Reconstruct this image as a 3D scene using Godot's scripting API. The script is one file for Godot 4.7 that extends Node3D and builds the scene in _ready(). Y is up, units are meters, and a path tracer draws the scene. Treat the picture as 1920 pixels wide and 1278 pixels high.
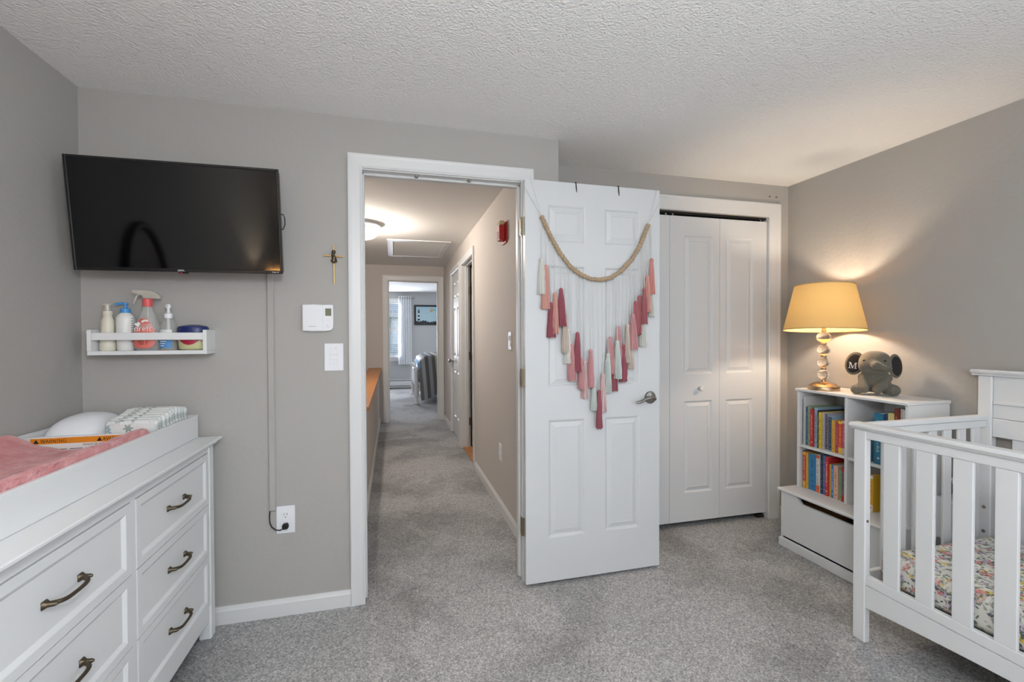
extends Node3D

const H := 2.297          # ceiling height
const XR := 3.907         # right wall
const ZC := -0.331        # closet wall
const XJ := 2.09          # corner where the wall steps back
const HR := 1.996         # hall right wall
const ZF := -4.66         # far end of the hall
const ZB := -8.95         # far bedroom wall with the window

var M := {}
var used := {}
var rng := RandomNumberGenerator.new()

# ------------------------------------------------------------------ helpers
func mk(nm: String, c: Color, rough := 0.6, metal := 0.0) -> StandardMaterial3D:
	var m := StandardMaterial3D.new()
	m.resource_name = nm
	m.albedo_color = c
	m.roughness = rough
	m.metallic = metal
	M[nm] = m
	return m

func c8(r: int, g: int, b: int) -> Color:
	return Color8(r, g, b)

func noise_tex(freq: float, size: int, cols: Array, seed_: int, octaves := 4, kind := FastNoiseLite.TYPE_SIMPLEX_SMOOTH) -> NoiseTexture2D:
	var n := FastNoiseLite.new()
	n.seed = seed_
	n.noise_type = kind
	n.frequency = freq
	n.fractal_octaves = octaves
	var t := NoiseTexture2D.new()
	t.width = size
	t.height = size
	t.seamless = true
	t.normalize = true
	t.noise = n
	if cols.size() > 0:
		var g := Gradient.new()
		var offs := PackedFloat32Array()
		var cs := PackedColorArray()
		for i in cols.size():
			offs.append(float(i) / float(cols.size() - 1))
			cs.append(cols[i])
		g.offsets = offs
		g.colors = cs
		t.color_ramp = g
	return t

func nst() -> SurfaceTool:
	var s := SurfaceTool.new()
	s.begin(Mesh.PRIMITIVE_TRIANGLES)
	s.set_smooth_group(-1)
	return s

func tri(s: SurfaceTool, a: Vector3, b: Vector3, c: Vector3, hint: Vector3, ua := Vector2.ZERO, ub := Vector2.ZERO, uc := Vector2.ZERO) -> void:
	var nrm := (a - c).cross(a - b)
	if nrm.dot(hint) < 0.0:
		var t := b
		b = c
		c = t
		var tu := ub
		ub = uc
		uc = tu
	s.set_uv(ua); s.add_vertex(a)
	s.set_uv(ub); s.add_vertex(b)
	s.set_uv(uc); s.add_vertex(c)

func quad(s: SurfaceTool, a: Vector3, b: Vector3, c: Vector3, d: Vector3, hint: Vector3, ua := Vector2(0, 1), ub := Vector2(1, 1), uc := Vector2(1, 0), ud := Vector2(0, 0)) -> void:
	tri(s, a, b, c, hint, ua, ub, uc)
	tri(s, a, c, d, hint, ua, uc, ud)

# chamfered box from lo to hi
func bx(s: SurfaceTool, lo: Vector3, hi: Vector3, b := 0.0, xf := Transform3D.IDENTITY) -> void:
	s.set_smooth_group(-1)
	var c := (lo + hi) * 0.5
	var h := (hi - lo) * 0.5
	b = minf(b, minf(h.x, minf(h.y, h.z)) * 0.9)
	var ax := [Vector3.RIGHT, Vector3.UP, Vector3.BACK]
	for i in 3:
		var j := (i + 1) % 3
		var k := (i + 2) % 3
		for sg in [-1.0, 1.0]:
			var n: Vector3 = ax[i] * sg
			var o: Vector3 = c + n * h[i]
			var u: Vector3 = ax[j] * (h[j] - b)
			var v: Vector3 = ax[k] * (h[k] - b)
			quad(s, xf * (o - u - v), xf * (o + u - v), xf * (o + u + v), xf * (o - u + v), xf.basis * n)
	if b <= 0.0:
		return
	for i in 3:
		var j := (i + 1) % 3
		var k := (i + 2) % 3
		for sj in [-1.0, 1.0]:
			for sk in [-1.0, 1.0]:
				var nj: Vector3 = ax[j] * sj
				var nk: Vector3 = ax[k] * sk
				var e: Vector3 = ax[i] * (h[i] - b)
				var p: Vector3 = c + nj * h[j] + nk * (h[k] - b)
				var q: Vector3 = c + nj * (h[j] - b) + nk * h[k]
				quad(s, xf * (p - e), xf * (p + e), xf * (q + e), xf * (q - e), xf.basis * (nj + nk))
	for sx in [-1.0, 1.0]:
		for sy in [-1.0, 1.0]:
			for sz in [-1.0, 1.0]:
				var p1 := c + Vector3(sx * h.x, sy * (h.y - b), sz * (h.z - b))
				var p2 := c + Vector3(sx * (h.x - b), sy * h.y, sz * (h.z - b))
				var p3 := c + Vector3(sx * (h.x - b), sy * (h.y - b), sz * h.z)
				tri(s, xf * p1, xf * p2, xf * p3, xf.basis * Vector3(sx, sy, sz))

# lathe round local y; prof = [Vector2(r, y)...] from bottom to top; flute = depth of yarn-like grooves
func lathe(s: SurfaceTool, prof: Array, n := 24, xf := Transform3D.IDENTITY, flute := 0.0, nf := 9) -> void:
	var g := 1
	for i in prof.size() - 1:
		var p: Vector2 = prof[i]
		var q: Vector2 = prof[i + 1]
		if i > 0:
			var pp: Vector2 = prof[i - 1]
			if absf((p - pp).angle_to(q - p)) > 0.7:
				g = 3 - g
		s.set_smooth_group(g)
		for k in n:
			var a0 := TAU * k / n
			var a1 := TAU * (k + 1) / n
			var f0 := 1.0 - flute * (0.5 + 0.5 * cos(a0 * nf))
			var f1 := 1.0 - flute * (0.5 + 0.5 * cos(a1 * nf))
			var A := Vector3(cos(a0) * p.x * f0, p.y, sin(a0) * p.x * f0)
			var B := Vector3(cos(a1) * p.x * f1, p.y, sin(a1) * p.x * f1)
			var C := Vector3(cos(a1) * q.x * f1, q.y, sin(a1) * q.x * f1)
			var D := Vector3(cos(a0) * q.x * f0, q.y, sin(a0) * q.x * f0)
			var dir := q - p
			var am := (a0 + a1) * 0.5
			var hint := xf.basis * Vector3(cos(am) * dir.y, -dir.x, sin(am) * dir.y)
			var u0 := float(k) / n
			var u1 := float(k + 1) / n
			var v0 := 1.0 - float(i) / (prof.size() - 1)
			var v1 := 1.0 - float(i + 1) / (prof.size() - 1)
			if p.x > 1e-6:
				tri(s, xf * A, xf * B, xf * C, hint, Vector2(u0, v0), Vector2(u1, v0), Vector2(u1, v1))
			if q.x > 1e-6:
				tri(s, xf * A, xf * C, xf * D, hint, Vector2(u0, v0), Vector2(u1, v1), Vector2(u0, v1))
	s.set_smooth_group(-1)

# tube through points, radii a float or an array
func tube(s: SurfaceTool, pts: Array, rad, n := 8, caps := true, sq := Vector2.ONE) -> void:
	var rings := []
	var up := Vector3.UP
	for i in pts.size():
		var a: Vector3 = pts[maxi(i - 1, 0)]
		var b: Vector3 = pts[mini(i + 1, pts.size() - 1)]
		var d := (b - a).normalized()
		if absf(d.dot(up)) > 0.97:
			up = Vector3.RIGHT if absf(d.x) < 0.9 else Vector3.BACK
		var r := d.cross(up).normalized()
		var w := r.cross(d).normalized()
		up = w
		var ra: float = rad[i] if rad is Array else rad
		var ring := []
		for k in n:
			var an := TAU * k / n
			ring.append(pts[i] + r * cos(an) * ra * sq.x + w * sin(an) * ra * sq.y)
		rings.append(ring)
	s.set_smooth_group(1)
	for i in pts.size() - 1:
		for k in n:
			var k2 := (k + 1) % n
			var hint: Vector3 = rings[i][k] + rings[i][k2] - pts[i] * 2.0
			quad(s, rings[i][k], rings[i][k2], rings[i + 1][k2], rings[i + 1][k], hint, Vector2(float(k) / n, i), Vector2(float(k + 1) / n, i), Vector2(float(k + 1) / n, i + 1), Vector2(float(k) / n, i + 1))
	s.set_smooth_group(-1)
	if caps:
		for e in [0, pts.size() - 1]:
			var hint: Vector3 = (pts[0] - pts[1]) if e == 0 else (pts[-1] - pts[-2])
			for k in n:
				tri(s, pts[e], rings[e][k], rings[e][(k + 1) % n], hint)

# polygon in xy, extruded from z0 to z1
func prism(s: SurfaceTool, poly: PackedVector2Array, z0: float, z1: float, xf := Transform3D.IDENTITY) -> void:
	s.set_smooth_group(-1)
	var ids := Geometry2D.triangulate_polygon(poly)
	for i in range(0, ids.size(), 3):
		for e in 2:
			var z: float = [z0, z1][e]
			var hint := xf.basis * Vector3(0, 0, -1.0 if e == 0 else 1.0)
			var a := poly[ids[i]]
			var b := poly[ids[i + 1]]
			var c := poly[ids[i + 2]]
			tri(s, xf * Vector3(a.x, a.y, z), xf * Vector3(b.x, b.y, z), xf * Vector3(c.x, c.y, z), hint, a, b, c)
	var cw := 1.0 if Geometry2D.is_polygon_clockwise(poly) else -1.0
	for i in poly.size():
		var a := poly[i]
		var b := poly[(i + 1) % poly.size()]
		var d := b - a
		var hint := xf.basis * (Vector3(-d.y, d.x, 0) * cw)
		quad(s, xf * Vector3(a.x, a.y, z0), xf * Vector3(b.x, b.y, z0), xf * Vector3(b.x, b.y, z1), xf * Vector3(a.x, a.y, z1), hint)

func ell(s: SurfaceTool, c: Vector3, r: Vector3, n := 16, basis_ := Basis.IDENTITY) -> void:
	var prof := []
	for i in 11:
		var a := -PI / 2 + PI * i / 10.0
		prof.append(Vector2(cos(a) if i > 0 and i < 10 else 0.0, sin(a)))
	lathe(s, prof, n, Transform3D(basis_ * Basis.from_scale(r), c))

func msh(s: SurfaceTool) -> ArrayMesh:
	s.generate_normals()
	return s.commit()

func numbered(nm: String) -> String:
	if not used.has(nm):
		used[nm] = 0
		return nm
	used[nm] += 1
	return "%s_%03d" % [nm, used[nm]]

func put(parent: Node, nm: String, what, m: Material) -> MeshInstance3D:
	var o := MeshInstance3D.new()
	o.name = numbered(nm) if parent == self else nm
	o.mesh = msh(what) if what is SurfaceTool else what
	o.material_override = m
	parent.add_child(o, true)
	return o

func thing(nm: String, label: String, cat: String, at := Vector3.ZERO, turn := 0.0, group := "") -> Node3D:
	var o := Node3D.new()
	o.name = numbered(nm)
	add_child(o, true)
	o.position = at
	o.rotation.y = turn
	tag(o, label, cat, group)
	return o

func tag(o: Node, label: String, cat: String, group := "") -> Node:
	o.set_meta("label", label)
	o.set_meta("category", cat)
	if group != "":
		o.set_meta("group", group)
	return o

func strct(nm: String, what, m: Material, label := "") -> Node3D:
	var o: Node3D
	if what == null:
		o = Node3D.new()
		o.name = numbered(nm)
		add_child(o, true)
	else:
		o = put(self, nm, what, m)
	o.set_meta("kind", "structure")
	if label != "":
		o.set_meta("label", label)
	return o

func box1(parent: Node, nm: String, lo: Vector3, hi: Vector3, m: Material, b := 0.002) -> MeshInstance3D:
	var s := nst()
	bx(s, lo, hi, b)
	return put(parent, nm, s, m)

func text(parent: Node, nm: String, words: String, m: Material, height: float, xf: Transform3D, serif := false, depth := 0.0004) -> MeshInstance3D:
	var f := SystemFont.new()
	f.font_names = PackedStringArray(["Droid Serif" if serif else "Droid Sans"])
	var t := TextMesh.new()
	t.text = words
	t.font = f
	t.font_size = 64
	t.pixel_size = height / 64.0
	t.depth = depth
	t.curve_step = 4.0
	var o := put(parent, nm, t, m)
	o.transform = xf
	return o

# face quads of a rectangle (w x h, from the origin, facing +z at z) with the rectangles in holes left out
func holed(s: SurfaceTool, w: float, h: float, z: float, holes: Array) -> void:
	s.set_smooth_group(-1)
	var xs := [0.0, w]
	var ys := [0.0, h]
	for r: Rect2 in holes:
		xs.append_array([r.position.x, r.end.x])
		ys.append_array([r.position.y, r.end.y])
	xs.sort(); ys.sort()
	for i in xs.size() - 1:
		for j in ys.size() - 1:
			if xs[i + 1] - xs[i] < 1e-5 or ys[j + 1] - ys[j] < 1e-5:
				continue
			var mid := Vector2((xs[i] + xs[i + 1]) / 2, (ys[j] + ys[j + 1]) / 2)
			var inside := false
			for r: Rect2 in holes:
				if r.has_point(mid):
					inside = true
			if not inside:
				quad(s, Vector3(xs[i], ys[j], z), Vector3(xs[i + 1], ys[j], z), Vector3(xs[i + 1], ys[j + 1], z), Vector3(xs[i], ys[j + 1], z), Vector3.BACK)

# slab with its front face at z = 0 and openings for panels
func slab(w: float, h: float, t: float, holes: Array) -> SurfaceTool:
	var s := nst()
	holed(s, w, h, 0.0, holes)
	quad(s, Vector3(0, 0, -t), Vector3(w, 0, -t), Vector3(w, h, -t), Vector3(0, h, -t), Vector3.FORWARD)
	quad(s, Vector3(0, 0, 0), Vector3(0, h, 0), Vector3(0, h, -t), Vector3(0, 0, -t), Vector3.LEFT)
	quad(s, Vector3(w, 0, 0), Vector3(w, h, 0), Vector3(w, h, -t), Vector3(w, 0, -t), Vector3.RIGHT)
	quad(s, Vector3(0, 0, 0), Vector3(w, 0, 0), Vector3(w, 0, -t), Vector3(0, 0, -t), Vector3.DOWN)
	quad(s, Vector3(0, h, 0), Vector3(w, h, 0), Vector3(w, h, -t), Vector3(0, h, -t), Vector3.UP)
	return s

# a moulded panel; rings = [[inset, z]...], then flat
func panel(r: Rect2, rings: Array) -> SurfaceTool:
	var s := nst()
	var prev := r
	var pz := 0.0
	for ring in rings:
		var q := r.grow(-ring[0])
		var z: float = ring[1]
		var a := [Vector3(prev.position.x, prev.position.y, pz), Vector3(prev.end.x, prev.position.y, pz), Vector3(prev.end.x, prev.end.y, pz), Vector3(prev.position.x, prev.end.y, pz)]
		var b := [Vector3(q.position.x, q.position.y, z), Vector3(q.end.x, q.position.y, z), Vector3(q.end.x, q.end.y, z), Vector3(q.position.x, q.end.y, z)]
		for k in 4:
			quad(s, a[k], a[(k + 1) % 4], b[(k + 1) % 4], b[k], Vector3.BACK)
		prev = q
		pz = z
	quad(s, Vector3(prev.position.x, prev.position.y, pz), Vector3(prev.end.x, prev.position.y, pz), Vector3(prev.end.x, prev.end.y, pz), Vector3(prev.position.x, prev.end.y, pz), Vector3.BACK)
	return s

const RAISED := [[0.006, -0.002], [0.013, -0.009], [0.017, -0.009], [0.040, -0.0015], [0.042, -0.0035]]
const SUNK := [[0.003, -0.0015], [0.012, -0.0075], [0.014, -0.0075]]

func panelled(parent: Node, nm: String, w: float, h: float, t: float, rects: Array, m: Material, rings: Array = RAISED) -> MeshInstance3D:
	var o := put(parent, nm, slab(w, h, t, rects), m)
	for r in rects:
		put(o, "panel", panel(r, rings), m)
	return o

func six_rects(w: float) -> Array:
	var x0 := 0.12
	var x1 := w - 0.12
	var g := 0.055
	var c := w / 2
	var out := []
	for yy in [[0.222, 0.825], [0.99, 1.61], [1.725, 1.915]]:
		out.append(Rect2(x0, yy[0], c - g - x0, yy[1] - yy[0]))
		out.append(Rect2(c + g, yy[0], x1 - c - g, yy[1] - yy[0]))
	return out

func face_px() -> Basis:   # local +z looks along world +x
	return Basis(Vector3(0, 0, -1), Vector3.UP, Vector3(1, 0, 0))

func face_nx() -> Basis:   # local +z looks along world -x
	return Basis(Vector3(0, 0, 1), Vector3.UP, Vector3(-1, 0, 0))

func tex(im: Image) -> ImageTexture:
	return ImageTexture.create_from_image(im)

func disc(im: Image, cx: float, cy: float, r: float, c: Color, wob := 0.0, ph := 0.0, petals := 5) -> void:
	var w := im.get_width()
	var h := im.get_height()
	var R := int(ceil(r * (1.0 + wob)))
	for dy in range(-R, R + 1):
		for dx in range(-R, R + 1):
			var d := sqrt(float(dx * dx + dy * dy))
			var lim := r
			if wob > 0.0:
				lim = r * (1.0 + wob * sin(atan2(dy, dx) * petals + ph))
			if d <= lim:
				im.set_pixel(posmod(int(cx) + dx, w), posmod(int(cy) + dy, h), c)

func leaf(im: Image, cx: float, cy: float, L: float, W: float, an: float, c: Color) -> void:
	var w := im.get_width()
	var h := im.get_height()
	for i in int(L * 1.5):
		var t := float(i) / (L * 1.5)
		var ww := W * sin(PI * t)
		for k in range(-int(ww * 1.5), int(ww * 1.5) + 1):
			var p := Vector2(t * L - L / 2, k / 1.5).rotated(an)
			im.set_pixel(posmod(int(cx + p.x), w), posmod(int(cy + p.y), h), c)

# ------------------------------------------------------------------ smooth body from capsules
func cap_d(p: Vector3, c: Array) -> float:
	var a: Vector3 = c[0]
	var b: Vector3 = c[1]
	var ab := b - a
	var t := clampf((p - a).dot(ab) / maxf(ab.length_squared(), 1e-9), 0.0, 1.0)
	return p.distance_to(a + ab * t) - lerpf(c[2], c[3], t)

func field(p: Vector3, caps: Array, k: float) -> float:
	var d := 1.0
	for c in caps:
		var e := cap_d(p, c)
		var hh := clampf(0.5 + 0.5 * (d - e) / k, 0.0, 1.0)
		d = lerpf(d, e, hh) - k * hh * (1.0 - hh)
	return d

func nets(s: SurfaceTool, caps: Array, lo: Vector3, hi: Vector3, cell: float, k: float) -> void:
	var n := Vector3i(((hi - lo) / cell).ceil()) + Vector3i.ONE
	var val := PackedFloat32Array()
	val.resize(n.x * n.y * n.z)
	for z in n.z:
		for y in n.y:
			for x in n.x:
				val[x + n.x * (y + n.y * z)] = field(lo + Vector3(x, y, z) * cell, caps, k)
	var vert := {}
	var off := [0, 1, n.x, n.x + 1, n.x * n.y, n.x * n.y + 1, n.x * n.y + n.x, n.x * n.y + n.x + 1]
	var cor := [Vector3(0, 0, 0), Vector3(1, 0, 0), Vector3(0, 1, 0), Vector3(1, 1, 0), Vector3(0, 0, 1), Vector3(1, 0, 1), Vector3(0, 1, 1), Vector3(1, 1, 1)]
	var edges := [[0, 1], [2, 3], [4, 5], [6, 7], [0, 2], [1, 3], [4, 6], [5, 7], [0, 4], [1, 5], [2, 6], [3, 7]]
	for z in n.z - 1:
		for y in n.y - 1:
			for x in n.x - 1:
				var at := x + n.x * (y + n.y * z)
				var ins := 0
				for q in 8:
					if val[at + off[q]] < 0.0:
						ins += 1
				if ins == 0 or ins == 8:
					continue
				var sum := Vector3.ZERO
				var cnt := 0
				for e in edges:
					var va: float = val[at + off[e[0]]]
					var vb: float = val[at + off[e[1]]]
					if (va < 0.0) != (vb < 0.0):
						sum += (cor[e[0]] as Vector3).lerp(cor[e[1]], va / (va - vb))
						cnt += 1
				vert[at] = lo + (Vector3(x, y, z) + sum / cnt) * cell
	s.set_smooth_group(1)
	var st := [1, n.x, n.x * n.y]
	for at in vert:
		for a in 3:
			var va: float = val[at]
			if at + st[a] >= val.size():
				continue
			var vb: float = val[at + st[a]]
			if (va < 0.0) == (vb < 0.0):
				continue
			var b1: int = st[(a + 1) % 3]
			var b2: int = st[(a + 2) % 3]
			if vert.has(at - b1) and vert.has(at - b2) and vert.has(at - b1 - b2):
				var dir := Vector3.ZERO
				dir[a] = 1.0 if va < 0.0 else -1.0
				quad(s, vert[at], vert[at - b1], vert[at - b1 - b2], vert[at - b2], dir)
	s.set_smooth_group(-1)

# ------------------------------------------------------------------ build
func _ready() -> void:
	rng.seed = 7
	camera_and_light()
	materials()
	shell()
	doors()
	hall()
	bedroom_beyond()
	wall_things()
	dresser()
	changing_tray()
	bookcase()
	books()
	lamp_and_elephant()
	crib()
	hanging()
	behind_camera()

func camera_and_light() -> void:
	var cam := Camera3D.new()
	cam.name = "camera"
	var y := deg_to_rad(14.6161)
	var p := deg_to_rad(-0.8018)
	var r := deg_to_rad(-0.2)
	var fw := Vector3(sin(y) * cos(p), sin(p), -cos(y) * cos(p))
	var rt := Vector3(cos(y), 0, sin(y))
	var up := rt.cross(fw)
	var rt2 := rt * cos(r) + up * sin(r)
	var up2 := up * cos(r) - rt * sin(r)
	cam.transform = Transform3D(Basis(rt2, up2, -fw), Vector3(1.2408, 1.2769, 2.2766))
	cam.fov = rad_to_deg(2.0 * atan(639.0 / 859.0))
	cam.near = 0.05
	cam.far = 200.0
	add_child(cam)
	cam.current = true

	var e := Environment.new()
	e.background_mode = Environment.BG_SKY
	var sky := Sky.new()
	var sm := ProceduralSkyMaterial.new()
	sm.sky_top_color = c8(176, 196, 220)
	sm.sky_horizon_color = c8(222, 230, 236)
	sm.ground_bottom_color = c8(120, 122, 118)
	sm.ground_horizon_color = c8(190, 196, 198)
	sky.sky_material = sm
	e.sky = sky
	e.background_energy_multiplier = 2.0
	e.tonemap_mode = Environment.TONE_MAPPER_LINEAR
	e.tonemap_exposure = 0.98
	e.sdfgi_enabled = true
	e.ssao_enabled = true
	e.ssil_enabled = true
	var we := WorldEnvironment.new()
	we.name = "surroundings"
	we.environment = e
	add_child(we)

	# daylight through the two windows behind the camera
	area("window_daylight", Vector3(1.95, 1.45, 3.585), Basis.IDENTITY, Vector2(1.96, 1.26), c8(236, 243, 255), 2.3)
	area("side_window_daylight", Vector3(XR - 0.015, 1.45, 2.90), Basis(Vector3.UP, PI / 2), Vector2(0.86, 1.26), c8(232, 241, 255), 1.5)
	# daylight through the window of the far bedroom
	area("bedroom_window_daylight", Vector3(1.03, 1.4, ZB + 0.06), Basis(Vector3.UP, PI), Vector2(0.78, 1.24), c8(233, 241, 255), 6.5)
	# side window of the far bedroom
	area("bedroom_side_daylight", Vector3(3.88, 1.4, -7.0), Basis(Vector3.UP, PI / 2), Vector2(1.0, 1.2), c8(233, 241, 255), 4.0)

func area(nm: String, at: Vector3, b: Basis, size: Vector2, col: Color, en: float) -> void:
	var l := AreaLight3D.new()
	l.name = nm
	l.transform = Transform3D(b, at)
	l.area_size = size
	l.area_normalize_energy = true
	l.light_color = col
	l.light_energy = en
	l.area_range = 14.0
	l.shadow_enabled = true
	add_child(l)

func bulb_light(parent: Node, nm: String, at: Vector3, col: Color, en: float, size: float) -> void:
	var l := OmniLight3D.new()
	l.name = nm
	l.position = at
	l.light_color = col
	l.light_energy = en
	l.light_size = size
	l.omni_range = 14.0
	l.omni_attenuation = 2.0
	l.shadow_enabled = true
	parent.add_child(l)

func materials() -> void:
	var w := mk("wall_paint", c8(171, 168, 163), 0.75)
	w.heightmap_enabled = true
	w.heightmap_texture = noise_tex(0.02, 512, [], 3)
	w.heightmap_scale = 0.06
	w.uv1_triplanar = true
	w.uv1_world_triplanar = true
	w.uv1_scale = Vector3.ONE * 2.5
	var hw := mk("hall_paint", c8(197, 190, 184), 0.75)
	hw.uv1_triplanar = true
	hw.uv1_world_triplanar = true
	hw.uv1_scale = Vector3.ONE * 2.5
	hw.heightmap_enabled = true
	hw.heightmap_texture = w.heightmap_texture
	hw.heightmap_scale = 0.06
	mk("bedroom_paint", c8(180, 181, 181), 0.75)
	var c := mk("ceiling_paint", c8(244, 243, 241), 0.9)
	c.uv1_triplanar = true
	c.uv1_world_triplanar = true
	c.uv1_scale = Vector3.ONE * 1.1
	c.heightmap_enabled = true
	c.heightmap_texture = speckle(512, 11, [Color.BLACK, Color.WHITE], 2.6)
	c.heightmap_scale = 0.24
	mk("hall_ceiling", c8(232, 230, 226), 0.9)
	mk("trim_white", c8(217, 217, 216), 0.38)
	mk("door_white", c8(211, 213, 214), 0.42)
	mk("furniture_white", c8(226, 227, 227), 0.4)
	mk("plastic_white", c8(232, 233, 236), 0.35)
	var cp := mk("carpet", Color(1, 1, 1), 0.98)
	cp.albedo_texture = speckle(512, 21, [c8(124, 123, 123), c8(212, 211, 209)], 2.3)
	cp.uv1_triplanar = true
	cp.uv1_world_triplanar = true
	cp.uv1_scale = Vector3.ONE * 1.15
	cp.heightmap_enabled = true
	cp.heightmap_texture = cp.albedo_texture
	cp.heightmap_scale = 0.3
	cp.detail_enabled = true
	cp.detail_blend_mode = BaseMaterial3D.BLEND_MODE_MUL
	cp.detail_albedo = pile_marks()
	cp.detail_uv_layer = BaseMaterial3D.DETAIL_UV_2
	cp.uv2_triplanar = true
	cp.uv2_world_triplanar = true
	cp.uv2_scale = Vector3.ONE * 0.1
	cp.uv2_offset = Vector3(0.25, 0, 0.35)
	var oak := mk("oak", Color(1, 1, 1), 0.45)
	oak.albedo_texture = noise_tex(0.02, 512, [c8(150, 96, 52), c8(186, 126, 74), c8(198, 140, 86)], 5, 4)
	oak.uv1_triplanar = true
	oak.uv1_scale = Vector3(12, 12, 1.2)
	mk("bronze", c8(94, 84, 68), 0.42, 0.85)
	mk("brass", c8(196, 160, 100), 0.3, 0.9)
	mk("antique_brass", c8(188, 164, 132), 0.34, 0.95)
	mk("nickel", c8(150, 146, 140), 0.3, 0.95)
	mk("hinge_metal", c8(140, 128, 108), 0.38, 0.85)
	mk("dark_metal", c8(70, 66, 62), 0.45, 0.7)
	mk("black_plastic", c8(20, 20, 21), 0.3)
	mk("black_rubber", c8(18, 18, 19), 0.55)
	mk("void_dark", c8(24, 23, 22), 0.9)
	mk("ink", c8(26, 24, 22), 0.6)
	mk("ink_white", c8(236, 234, 230), 0.6)
	var g := mk("pane_glass", Color(0.95, 0.98, 1.0, 0.06), 0.02)
	g.transparency = BaseMaterial3D.TRANSPARENCY_ALPHA
	g.metallic_specular = 0.5

# evenly spread speckle that tiles without a seam: random dots, smoothed round the edges
func speckle(size: int, sd: int, cols: Array, spread := 2.2) -> ImageTexture:
	var g := RandomNumberGenerator.new()
	g.seed = sd
	var a := PackedFloat32Array()
	a.resize(size * size)
	for i in a.size():
		a[i] = g.randf()
	for pass_ in 2:
		var b := a.duplicate()
		for y in size:
			var yu := posmod(y - 1, size) * size
			var yd := posmod(y + 1, size) * size
			for x in size:
				var xl := posmod(x - 1, size)
				var xr := posmod(x + 1, size)
				b[y * size + x] = a[y * size + x] * 0.28 + (a[yu + x] + a[yd + x] + a[y * size + xl] + a[y * size + xr]) * 0.12 + (a[yu + xl] + a[yu + xr] + a[yd + xl] + a[yd + xr]) * 0.06
		a = b
	var im := Image.create(size, size, false, Image.FORMAT_RGBA8)
	for y in size:
		for x in size:
			var v := clampf(0.5 + (a[y * size + x] - 0.5) * spread, 0.0, 1.0)
			im.set_pixel(x, y, (cols[0] as Color).lerp(cols[1], v))
	return tex(im)

# brushed and trodden patches of the carpet pile, one picture for ten metres
func pile_marks() -> ImageTexture:
	var a := FastNoiseLite.new()
	a.seed = 71
	a.frequency = 0.011
	a.fractal_octaves = 5
	a.fractal_gain = 0.62
	a.domain_warp_enabled = true
	a.domain_warp_amplitude = 34.0
	a.domain_warp_frequency = 0.012
	var im := Image.create(1024, 1024, false, Image.FORMAT_RGBA8)
	for y in 1024:
		for x in 1024:
			var v := a.get_noise_2d(x * 0.9, y)
			var k := 0.93 + 0.055 * smoothstep(-0.06, 0.10, v) + 0.07 * v - 0.06 * smoothstep(0.20, 0.34, -v)
			im.set_pixel(x, y, Color(k, k, k))
	return tex(im)

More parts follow.
